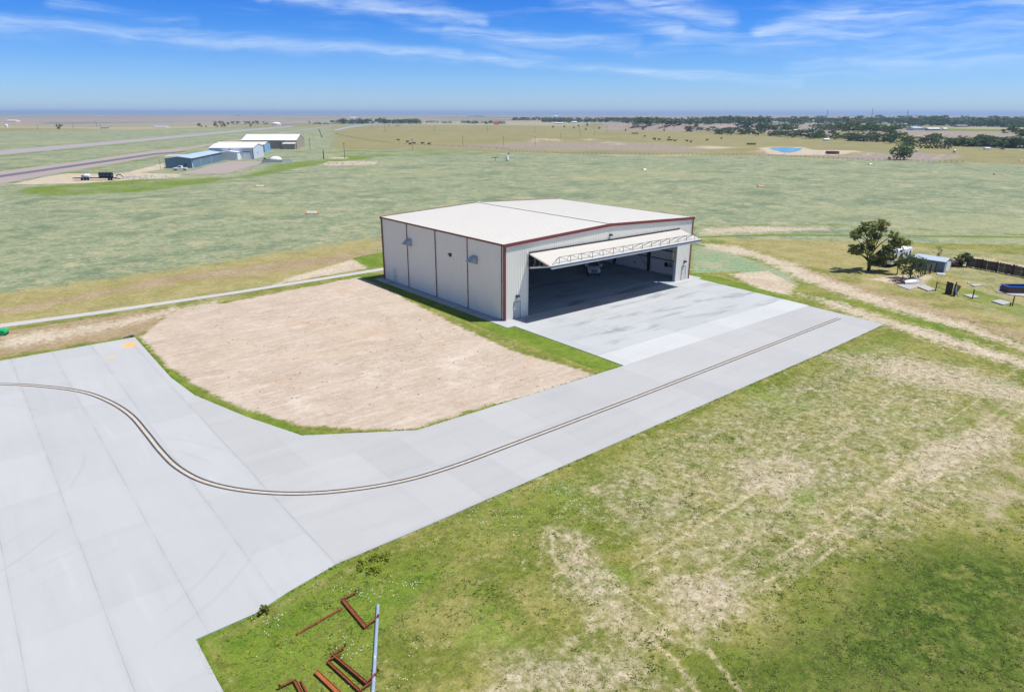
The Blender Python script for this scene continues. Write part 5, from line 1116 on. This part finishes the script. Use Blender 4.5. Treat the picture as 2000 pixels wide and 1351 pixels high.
far_house(22, 237.8, 19, 3, 'white', 'white', 'long white shed on the plain at far left', 'shed'); far_house(205, 251, 16, 2.6, 'lavwall', 'greyroof', 'low grey shed beyond the runway', 'shed'); far_house(312, 248.8, 25, 1.8, 'white', 'white', 'very long low white shed beyond the runway', 'shed'); far_house(686, 241.8, 9, 3, 'bluewall', 'blueroof', 'slate roofed house in front of the left shelter belt'); far_house(690, 231.6, 12, 2.4, 'white', 'white', 'white building far behind the shelter belt', 'farm building'); far_house(520, 242.6, 8, 3, 'brick', 'greyroof', 'grey house beside the white dome tank')

# ------------------------------------------------------------------ airfield markers in the grass
def marker(x, y, wpx, mid, label, rz=0.0):
    p = gp(x, y); L = wpx / ppm(p); r = empty('airfield_marker', p, math.atan2(RT[1], RT[0]) + rz, label, 'airfield marker', 'airfield markers in the grass')
    for s_ in (-1, 1):
        MB().prism([(-.45, .12), (.45, .12), (.12, .62), (-.12, .62)], 'x', s_ * L / 2 - (.45 if s_ > 0 else 0), s_ * L / 2 + (.45 if s_ < 0 else 0)).build('end_panel', M['orange'], r)
        MB().box((s_ * (L / 2 - .35) - .10, -.4, -.05), (s_ * (L / 2 - .35) + .10, .4, .12)).build('foot', M['brown'], r)
    MB().prism([(-.44, .14), (.44, .14), (.11, .60), (-.11, .60)], 'x', -L / 2 + .46, L / 2 - .46).build('middle_panel', M[mid], r)
marker(610, 417, 27, 'creamroof', 'white and orange wedge marker in the grass left of the hangar roof'); marker(508.5, 365, 21, 'creamroof', 'white and orange wedge marker below the livestock pen', -.1)
marker(1258.8, 332.5, 10, 'white', 'smallest orange and white marker beyond the hangar roof', .5); marker(1485.5, 365, 13, 'orange', 'orange marker in the field above the hangar door corner', .3); marker(1700, 321.5, 9, 'white', 'mostly white marker in front of the bare yard', .2); marker(1942, 341, 8, 'orange', 'short orange marker at the right of the field', .8); marker(1995, 314.5, 10, 'orange', 'orange marker cut by the right edge of the photo', .1)

# ------------------------------------------------------------------ the yard at the right: caravan, shed, fences, scrap
p = gp(1740, 523.5); cv = empty('caravan', (p[0], p[1], 0), R(-2), 'white travel caravan with a yellow and blue stripe parked under the large tree', 'caravan')
# local: x away along the long lit side, y towards the shaded end; near corner at the origin
CL, CW = 7.2, 2.5
prof = [(.0, .55), (-.02, 1.3), (.12, 2.35), (.45, 2.72), (CL - .5, 2.72), (CL - .12, 2.45), (CL + .02, 1.2), (CL - .05, .55)]
MB().prism(prof, 'y', .03, CW - .03).build('body', M['white'], cv, bevel=.08)
M['stripey'] = pmat('yellow_green_stripe', (.62, .60, .05), .5, 0, .05, 2); M['stripeb'] = pmat('blue_stripe', (.12, .26, .48), .5, 0, .05, 2)
MB().box((.25, .012, 1.05), (CL - .25, .032, 1.28)).build('stripe', M['stripey'], cv); MB().box((.25, .012, .80), (CL - .25, .032, 1.0)).build('stripe', M['stripeb'], cv)
for x0, x1, z0, z1 in ((.7, 1.6, 1.55, 2.15), (2.6, 3.7, 1.55, 2.1), (6.0, 6.6, 1.5, 2.2)): MB().box((x0, .008, z0), (x1, .034, z1)).build('window', M['glass'], cv, bevel=.05)
d_ = MB().box((4.6, .006, .62), (5.4, .036, 2.35)).build('door', M['lavwall'], cv); MB().box((4.8, .0, 1.6), (5.2, .02, 2.1)).build('door_window', M['glass'], d_)
MB().box((-.03, .5, 1.5), (.10, 2.0, 2.1)).build('end_window', M['glass'], cv)
for y in (.10, CW - .35):
    for x in (3.3, 4.15): MB().tube([(x, y, .33), (x, y + .22, .33)], .33, 16).build('wheel', M['rubber'], cv)
MB().box((.3, .25, .35), (CL - .4, CW - .25, .56)).build('chassis', M['darksteel'], cv)
MB().bar((0, CW / 2, .45), (-1.3, CW / 2, .45), .10).build('drawbar', M['darksteel'], cv); MB().box((2.2, .8, 2.70), (3.1, 1.6, 2.92)).build('roof_vent', M['galv'], cv, bevel=.04)
MB().tube([(-1.2, CW / 2, 0), (-1.2, CW / 2, .5)], .04, 6).build('jockey_leg', M['galv'], cv)

# metal shed: near corner at pixel (1842, 532)
sd = empty('garden_shed', (72.4, -23.3, 0), 0, 'low blue-grey metal shed with a shallow gable roof and pale doors', 'shed')
def q_(nm, pts, mt, par=sd): return MB().add(pts, [tuple(range(len(pts)))]).build(nm, M[mt], par)
SE, SR, SW, SL = 1.75, 2.15, 2.7, 4.9
M['shedwall'] = pmat('blue_grey_shed', (.15, .205, .285), .5, .1, .12, 1.5, (1, 1, .2)); M['shedroof'] = pmat('pale_zinc', (.42, .50, .60), .45, .2, .08, 1)
mb = MB(); ribbed(mb, (0, SL), (0, 0), lambda s_: 0, lambda s_: SE, (-1, 0), .4, .03); mb.build('side_wall', M['shedwall'], sd)
q_('side_wall', [(SW, 0, 0), (SW, SL, 0), (SW, SL, SE), (SW, 0, SE)], 'shedwall'); q_('back_wall', [(0, SL, 0), (SW, SL, 0), (SW, SL, SE), (SW / 2, SL, SR), (0, SL, SE)], 'shedwall')
q_('front_wall', [(0, 0, 0), (SW, 0, 0), (SW, 0, SE), (SW / 2, 0, SR), (0, 0, SE)], 'galv')
for x0, x1 in ((.55, 1.33), (1.37, 2.15)): MB().box((x0, -.05, .05), (x1, -.01, 1.6)).build('door', M['white'], sd)
MB().prism([(-.14, SE - .06), (SW / 2, SR + .01), (SW + .14, SE - .06), (SW + .14, SE), (SW / 2, SR + .07), (-.14, SE)], 'y', -.12, SL + .12).build('roof', M['shedroof'], sd)
p = gp(1838, 536); MB().box((-.9, -.6, .04), (.9, .6, .12)).build('loose_door', M['galv'], None, p, R(25)); tag(bpy.data.objects['loose_door'], 'pale sheet metal door lying in front of the metal shed', 'metal sheet')
p = gp(1864, 519.5); r = empty('scrap_wagon', p, R(-15), 'low dark red scrap wagon behind the metal shed', 'wagon'); MB().prism([(-1.3, .35), (1.3, .35), (1.5, .8), (-1.5, .8)], 'y', -.6, .6).build('box', M['maroon'], r)
for a in (-.8, .8):
    for b_ in (-.65, .65): MB().tube([(a, b_ - .06, .3), (a, b_ + .06, .3)], .3, 12).build('wheel', M['rubber'], r)
# rail fence by the shed
a = gp(1805, 537); b_ = gp(1827, 532); rf = empty('rail_fence', a, 0, 'short leaning wooden rail fence at the left of the metal shed', 'fence'); v = Vector(b_ - a)
for k in (.05, .5, .97): MB().box((-.08, -.08, -.1), (.08, .08, 1.6)).build('post', M['dwood'], rf, v * k)
for z in (.3, .65, 1.0, 1.35): MB().bar(Vector((0, .09, z)), v + Vector((0, .09, z + .06)), .03, .15).build('rail', M['wood'], rf)
# board fence
a = gp(1888, 520.5); b_ = gp(2016, 545); L_ = float(np.linalg.norm(b_ - a)); ang = math.atan2((b_ - a)[1], (b_ - a)[0])
bf = empty('board_fence', a, ang, 'long dark weathered board fence running to the right edge of the photo', 'fence')
g_ = random.Random(4); x = 0.0
while x < L_:
    w_ = g_.choice((.9, 1.4, 1.8, 1.2)); w_ = min(w_, L_ - x + .02); mb = MB(); xx = x
    while xx < x + w_ - .05: mb.box((xx, -.02, g_.uniform(0, .12)), (xx + .135, .0, 1.62 + g_.uniform(-.10, .06))); xx += .148
    mb.box((x + .002, .002, .5), (x + w_ - .01, .04, .6)); mb.box((x + .002, .002, 1.25), (x + w_ - .01, .04, 1.35))
    mb.build('board_panel', M['wood' if g_.random() < .35 else 'dwood'], bf); x += w_
for k in np.arange(0, L_ + .1, 2.4): MB().box((k - .07, -.17, -.1), (k + .07, -.025, 1.75)).build('post', M['dwood'], bf)
MB().box((.4, -.28, 1.1), (L_ * .95, -.20, 1.2)).build('rail', M['dwood'], bf)
# posts along the yard edge
for x, y0, y1, lb in ((1827, 568, 550, 'steel post at the left end of the broken yard fence'), (1899, 583.5, 564.5, 'lone dark post standing by the middle concrete slab'), (1977, 597.5, 577.5, 'dark post beside the rightmost concrete slab'), (1972.5, 597.5, 590.5, 'short stub post right next to the tall one at the rightmost slab')):
    p = gp(x, y0); tag(MB().tube([(0, 0, -.2), (.02, 0, (y0 - y1) / ppm(p))], .075, 8).build('fence_post', M['dwood'], None, p), lb, 'post', 'posts along the yard edge')
a = gp(1828, 567); b_ = gp(1845, 571); r = empty('pipe_rail', a, 0, 'dark pipe rail between the first yard post and the dark board panel', 'rail')
for z in (.45, 1.15): MB().tube([(0, 0, z * 1.0), tuple(Vector(b_ - a) + Vector((0, 0, z * .95)))], .035, 6).build('pipe', M['darksteel'], r)
a = gp(1845, 572.5); b_ = gp(1858, 576); ang = math.atan2((b_ - a)[1], (b_ - a)[0]); w_ = float(np.linalg.norm(b_ - a)); mb = MB()
for k in range(6): mb.box((k * w_ / 6 + .004, 0, 0), ((k + 1) * w_ / 6, .05, 1.75 - .03 * (k % 3)))
for z in (.3, 1.3): mb.box((0, .052, z), (w_, .09, z + .1))
tag(mb.build('board_panel_gate', M['dwood'], None, a, ang), 'dark upright board panel in the broken yard fence', 'fence panel')
p = gp(1863, 577.5); r = empty('leaning_panel', p, ang, 'grey board panel leaning on a post beside a pale curled sheet', 'fence panel')
MB().tube([(0, 0, -.2), (0, 0, 2.0)], .07, 8).build('post', M['dwood'], r)
mb = MB(); mb.prism([(-.35, .05), (.1, .0), (.75, 1.55), (-.30, 1.65)], 'y', .08, .13); mb.build('boards', M['greywood'], r)
mb = MB(); P_ = [(.12 + .9 * (t_ ** 2.2), -.1 - .25 * t_, 1.5 * (1 - t_) ** 1.3 + .03) for t_ in np.linspace(0, 1, 9)]
for a_, b2 in zip(P_, P_[1:]): mb.add([a_, (a_[0] + .28, a_[1] - .05, a_[2]), (b2[0] + .28, b2[1] - .05, b2[2]), b2], [(0, 1, 2, 3)])
mb.build('curled_sheet', M['galv'], r)
def slab(pts, z, label, mat='slab'):
    w = [gp(*q) for q in pts]; c_ = sum(w) / len(w); mb = MB(); mb.prism([(q[0] - c_[0], q[1] - c_[1]) for q in w], 'z', -.05, z)
    return tag(mb.build('concrete_slab', M[mat], None, c_), label, 'slab', 'concrete slabs along the yard edge')
slab([(1751, 557.5), (1768, 556), (1793, 561.5), (1776, 566.5)], .10, 'grey concrete slab in front of the scrap heap'); slab([(1792, 561.5), (1806, 557.5), (1827, 567), (1812, 569.5)], .16, 'large pale concrete slab at the foot of the leftmost yard post')
slab([(1881, 577), (1896, 575.5), (1914, 581), (1899, 583)], .12, 'concrete slab behind the lone dark post'); slab([(1936, 589.5), (1953, 586.5), (1976, 593.5), (1959, 597)], .16, 'pale concrete slab at the foot of the post pair, nearest the right edge')
slab([(1895, 557.5), (1905, 555.5), (1921, 558.5), (1903, 560.5)], .14, 'thin grey slab lying in the middle of the yard grass'); slab([(1889, 552.5), (1894, 551.5), (1896, 554), (1891, 554.5)], .12, 'smallest concrete lump in the middle of the yard')
slab([(1944, 570), (1962, 564), (2010, 570), (2004, 580), (1975, 577)], .10, 'wide pale slab under the blue trough')
p = gp(1984, 571); tr_ = empty('water_trough', (p[0], p[1], .10), R(-42), 'brown sided trough with a bright blue rim and lining, at the right edge', 'trough')
for a_, b2 in (((-1.7, -.85, 0), (1.7, -.75, .85)), ((-1.7, .75, 0), (1.7, .85, .85)), ((-1.7, -.745, 0), (-1.6, .745, .85)), ((1.6, -.745, 0), (1.7, .745, .85))): MB().box(a_, b2).build('side_panel', M['brown'], tr_)
mb = MB(); mb.box((-1.59, -.74, .25), (1.59, .74, .35)); mb.build('lining', M['blue'], tr_)
for a_, b2 in (((-1.8, -.95, .852), (1.8, -.70, .95)), ((-1.8, .70, .852), (1.8, .95, .95)), ((-1.8, -.699, .852), (-1.55, .699, .95)), ((1.55, -.699, .852), (1.8, .699, .95))): MB().box(a_, b2).build('rim', M['blue'], tr_)
p = gp(1956.5, 568); tag(MB().lathe([(.30, 0), (.38, .55), (.40, .6), (.36, .6), (.28, .1)], n=16).build('bucket', M['blue'], None, (p[0], p[1], .08)), 'blue tub standing left of the blue-rimmed trough', 'tub')
p = gp(2001, 580); tag(MB().tube([(0, 0, .8), (.15, -.1, .4), (.5, -.2, .1), (.9, -.1, .05)], .06, 8).build('white_hose', M['white'], None, p), 'white pipe hanging at the right end of the trough', 'pipe')
# scrap under the bushy tree
p = gp(1781, 553); r = empty('upturned_boat', p, R(-25), 'grey-white upturned boat hull under the bushy low tree', 'boat')
st = [(-1.5, .35), (-.9, .62), (0, .72), (.9, .58), (1.5, .22), (1.75, .04)]
MB().loft([[(x, w_ * math.cos(t_), .62 * (w_ / .72) ** .5 * math.sin(t_)) for t_ in np.linspace(0, math.pi, 9)] for x, w_ in st]).build('hull', M['galv'], r, smooth=True); MB().bar((-1.5, 0, .46), (1.7, 0, .2), .05).build('keel', M['white'], r)
p = gp(1757, 553.5); r = empty('brush_pile', p, 0, 'brown pile of dead branches left of the upturned boat', 'branches'); g_ = random.Random(9)
for k in range(26):
    a_ = g_.uniform(0, 6.28); l_ = g_.uniform(.6, 1.6); z0 = g_.uniform(.05, .5); c0 = (g_.uniform(-.7, .7), g_.uniform(-.5, .5))
    MB().tube([(c0[0], c0[1], z0), (c0[0] + math.cos(a_) * l_ * .5, c0[1] + math.sin(a_) * l_ * .5, z0 + .12), (c0[0] + math.cos(a_) * l_, c0[1] + math.sin(a_) * l_, max(.03, z0 - .2))], [.05, .035, .012], 5).build('branch', M['rust' if k % 3 == 0 else 'dwood'], r)
p = gp(1760.5, 554); tag(MB().tube([(0, 0, -.2), (0, 0, 1.7)], .06, 8).build('fence_post', M['dwood'], None, p), 'dark post standing in the brush pile', 'post', 'posts along the yard edge')
# green drums at the left edge
for x, lb in ((2.5, 'green plastic drum lying at the left edge of the photo, left of the pair'), (9.5, 'green plastic drum lying right of its twin at the left edge')):
    p = gp(x, 653); r = empty('drum', p, R(62), lb, 'drum', 'green drums at the left edge')
    MB().tube([(-.48, 0, .32), (-.46, 0, .32), (.46, 0, .32), (.48, 0, .32)], [.27, .31, .31, .27], 18).build('drum_body', M['green'], r)
    for k in (-.2, .2): MB().tube([(k - .02, 0, .32), (k + .02, 0, .32)], .325, 18).build('drum_ring', M['green'], r)
    MB().box((-.42, -.3, 0), (.42, .3, .05)).build('drum_foot', M['black'], r)
p = gp(252, 658.5); r = empty('cable_coil', p, R(10), 'small dark heap of cable at the ramp corner', 'cable'); MB().tube([(.55 * math.cos(a_) * (1 + .1 * math.sin(3 * a_)), .25 * math.sin(a_), .08 + .04 * math.sin(2 * a_)) for a_ in np.linspace(0, 12, 40)], .035, 6).build('cable', M['black'], r); MB().box((.2, -.1, .02), (.5, .12, .22)).build('plug', M['bluesteel'], r)

# ------------------------------------------------------------------ rusty frames and pipes in the near grass
def gz(x, y, z=0.0): q = gp(x, y); return Vector((q[0], q[1], z))
def tube_thing(name, a, b_, r_, mat, label, cat='pipe', group='pipes and frames in the grass', z=None):
    z = r_ if z is None else z; A = gz(*a, z); B = gz(*b_, z)
    return tag(MB().tube([Vector((0, 0, 0)), B - A], r_, 10).build(name, M[mat], None, A), label, cat, group)
tube_thing('rusty_pipe', (579, 1240), (668, 1189), .055, 'rust', 'straight rusty pipe lying left of the angled rusty frame')
tube_thing('blue_pipe', (738.4, 1183.6), (726.5, 1390), .085, 'bluepipe', 'long pale blue pipe lying in the grass to the bottom edge')
def frame(beam, arms, label, mat='rust', w_=.16, z=.10):
    A = gz(*beam[0], z); B = gz(*beam[1], z); r = empty('rusty_rack', (A.x, A.y, 0), 0, label, 'steel frame', 'pipes and frames in the grass'); o = Vector((A.x, A.y, 0)); d = (B - A).normalized(); n = Vector((-d.y, d.x, 0))
    # channel section: web and two flanges
    MB().bar(A - o, B - o, w_, .02).build('beam_web', M[mat], r)
    for s_ in (-1, 1): MB().bar(A - o + n * s_ * (w_ / 2 + .012) , B - o + n * s_ * (w_ / 2 + .012), .02, .10).build('beam_flange', M[mat], r)
    for i, (p0, p1, hook) in enumerate(arms):
        P0 = gz(*p0, z + .03); P1 = gz(*p1, z + .06); MB().tube([P0 - o, P1 - o], .045, 8).build('arm', M[mat], r)
        if hook:
            e = (P1 - P0).normalized(); MB().tube([P1 - o, P1 - o + Vector((e.x * .05, e.y * .05, .16))], .05, 8).build('arm_end', M[mat], r)
    return r
frame(((669, 1173), (715, 1228)), [((668, 1174), (695, 1161), 1), ((715.5, 1226), (738, 1210), 1)], 'wide rusty channel with an arm at each end, topmost of the rusty frames')
frame(((649.6, 1282), (717, 1339)), [((651, 1281), (674, 1269), 1), ((716, 1337), (738, 1319), 1)], 'slim rusty frame with arms at both ends touching the long blue pipe', 'rust', .09, .16)
frame(((640, 1294), (704, 1353)), [((641, 1293), (668, 1281), 0), ((703, 1352), (726, 1336), 0)], 'slim rusty frame lying just left of its twin', 'rust', .09)
frame(((617, 1314), (668, 1362)), [], 'orange rusty channel beam left of the two slim frames', 'rust2', .18)
frame(((575, 1330), (592, 1362)), [((576, 1331), (548, 1345), 1)], 'rusty frame with one arm at the bottom edge, leftmost of the frames', 'rust', .10)
tube_thing('rusty_pipe', (588, 1331), (603, 1362), .06, 'rust', 'short rusty pipe between the leftmost frame and the orange beam')

# ------------------------------------------------------------------ grass tufts and flowers in the near field
def in_poly(x, y, P):
    ins = np.zeros(len(x), bool); n = len(P)
    for i in range(n):
        (x0, y0), (x1, y1) = P[i], P[(i + 1) % n]
        if y0 == y1: continue
        ins ^= ((y0 > y) != (y1 > y)) & (x < (x1 - x0) * (y - y0) / (y1 - y0) + x0)
    return ins
from_grid = lambda ch, x, y: CH[ch].reshape(ny_, nx_)[np.clip(np.searchsorted(gy, y) - 1, 0, ny_ - 2), np.clip(np.searchsorted(gx, x) - 1, 0, nx_ - 2)]
NEAR = [(-45.0, -57), (-45.2, -33), (-42.6, -33.0), (-40.7, -32.4), (-30.9, -31.8), (35.4, -30.5), (45, -28), (48, -60), (-38, -62)]
def tufts(name, n, mat, seed, h0, h1, want, blades=5, wid=.022, spread=.05, zone=NEAR):
    g = np.random.default_rng(seed); P = np.array(zone); x = g.uniform(P[:, 0].min(), P[:, 0].max(), n * 4); y = g.uniform(P[:, 1].min(), P[:, 1].max(), n * 4)
    dist = np.hypot(x - CAM[0], y - CAM[1]); keep = in_poly(x, y, zone) & (g.random(n * 4) < want(x, y)) & (g.random(n * 4) < np.clip(34 / dist, 0, 1) ** 1.2)
    x = x[keep][:n]; y = y[keep][:n]; n = len(x); V = []; k = blades
    bx = np.repeat(x, k) + g.normal(0, spread, n * k); by = np.repeat(y, k) + g.normal(0, spread, n * k); hh = np.repeat(g.uniform(h0, h1, n), k) * g.uniform(.6, 1.2, n * k)
    a = g.uniform(0, 6.283, n * k); w = wid * g.uniform(.7, 1.5, n * k); lx, ly = np.cos(a) * hh * 1.1, np.sin(a) * hh * 1.1; hh = hh * .5; sx_, sy_ = -np.sin(a) * w, np.cos(a) * w
    z0 = np.zeros(n * k) - .01
    V = np.stack([np.stack([bx - sx_, by - sy_, z0], 1), np.stack([bx + sx_, by + sy_, z0], 1), np.stack([bx + lx * .6 + sx_ * .7, by + ly * .6 + sy_ * .7, hh * .7], 1), np.stack([bx + lx, by + ly, hh], 1)], 1).reshape(-1, 3)
    return tag(np_mesh(name, V, np.arange(len(V)).reshape(-1, 4), [M[mat]]), kind='stuff')
M['tuft'] = leafmat('grass_blades', (.20, .24, .055), (.36, .35, .13), (.50, .45, .26)); M['tuftg'] = leafmat('fresh_grass', (.15, .27, .03), (.25, .36, .05)); M['tuftd'] = leafmat('dark_grass', (.05, .10, .014), (.12, .16, .028))
patch = lambda x, y, s, lo, hi: smooth((vnoise(x * s + 11, y * s + 5) * .65 + vnoise(x * s * 3.1, y * s * 3.1) * .35 - lo) / (hi - lo))
tufts('grass', 11000, 'tuft', 1, .04, .11, lambda x, y: .25 + .75 * patch(x, y, .6, .4, .7) * (1 - from_grid('dirt', x, y)))
tufts('green_grass', 16000, 'tuftg', 2, .05, .14, lambda x, y: patch(x, y, .8, .42, .6) * np.clip(from_grid('lush', x, y) * 1.5, .05, 1))
tufts('dark_grass', 10000, 'tuftd', 3, .05, .13, lambda x, y: patch(x, y, .7, .35, .6) * np.clip(from_grid('dark', x, y) * 1.6 + .08, 0, 1))
tufts('lime_weeds', 1500, 'tufty', 4, .06, .14, lambda x, y: patch(x, y, .55, .62, .72) * (from_grid('dark', x, y) < .5), 9, .03)
g = np.random.default_rng(6); x = g.uniform(-45, -20, 9000); y = g.uniform(-48, -32, 9000); kp = in_poly(x, y, NEAR) & (g.random(9000) < patch(x, y, .45, .55, .70) * .5 * np.clip(from_grid('lush', x, y) * 2, 0, 1)); x = x[kp][:420]; y = y[kp][:420]
tufts('weed_patches', 900, 'tuftg', 14, .05, .12, lambda x, y: patch(x, y, .5, .52, .66) * np.clip(from_grid('lush', x, y) * 1.6, 0, 1), 34, .028, .16)
tufts('weed_patches', 260, 'tufty', 15, .06, .12, lambda x, y: patch(x, y, .42, .58, .68) * np.clip(from_grid('lush', x, y) * 1.6, .04, 1), 30, .026, .13)
tufts('weed_patches', 700, 'tuftd', 16, .05, .11, lambda x, y: patch(x, y, .62, .55, .68), 24, .026, .15)
def edge_tufts(name, line, n, mat, seed, spread=.10):
    g = np.random.default_rng(seed); P = np.array(line, float); L = np.linalg.norm(np.diff(P, axis=0), axis=1); i = g.choice(len(L), n, p=L / L.sum()); u = g.random((n, 1)); q = P[i] * (1 - u) + P[i + 1] * u
    ok = vnoise(q[:, 0] * 1.3, q[:, 1] * 1.3) > .42; q = q[ok]; q += g.normal(0, spread, q.shape); n = len(q); k = 6
    b0 = np.repeat(q, k, 0) + g.normal(0, .04, (n * k, 2)); hh = np.repeat(g.uniform(.04, .10, n), k) * g.uniform(.6, 1.2, n * k); a = g.uniform(0, 6.283, n * k); w = .022; d = np.stack([np.cos(a), np.sin(a)], 1); e = np.stack([-d[:, 1], d[:, 0]], 1) * w
    Z = lambda p, z: np.concatenate([p, z[:, None]], 1); z0 = np.full(n * k, .0)
    V = np.stack([Z(b0 - e, z0), Z(b0 + e, z0), Z(b0 + d * hh[:, None] * .5 + e * .7, hh * .75), Z(b0 + d * hh[:, None] * .8, hh)], 1).reshape(-1, 3)
    tag(np_mesh(name, V, np.arange(len(V)).reshape(-1, 4), [M[mat]]), kind='stuff')
edge_tufts('edge_grass', [(-46.2, -58), (-45.6, -37), (-45.6, -32.8), (-42.6, -32.8), (-40.7, -32.25), (-37.6, -31.65), (-20.2, -31.45), (-6, -31.2), (18.8, -30.8), (35.2, -30.25), (36, -20)], 1300, 'tuftg', 41)
edge_tufts('edge_grass', [(-60, 21.85), (-36.85, 21.65), (-37.0, 5.6), (-36.5, -.6), (-34.5, -8.1), (-32.3, -14.5), (-24.7, -19.45), (-.5, -19.9)], 900, 'tuftg', 42)
s_ = .015; V = np.stack([np.stack([x + a * s_, y + b2 * s_, np.full(len(x), .12) + .01 * (a + b2)], 1) for a, b2 in ((-1, -1), (1, -1), (1, 1), (-1, 1))], 1).reshape(-1, 3)
tag(np_mesh('white_flowers', V, np.arange(len(V)).reshape(-1, 4), [M['white']]), kind='stuff')

# ------------------------------------------------------------------ haze over the plain
hb = MB().box((-9000, -9000, -4), (46000, 46000, 60)).build('haze', [])
hm = bpy.data.materials.new('haze_air'); hm.use_nodes = True; t = NT(hm.node_tree)
v = t.n('ShaderNodeVolumePrincipled', {'Color': (.50, .70, 1.0, 1), 'Density': .00011, 'Anisotropy': .1}); o_ = t.n('ShaderNodeOutputMaterial', {'Volume': v.outputs[0]})
hb.data.materials.append(hm); tag(hb, kind='stuff')
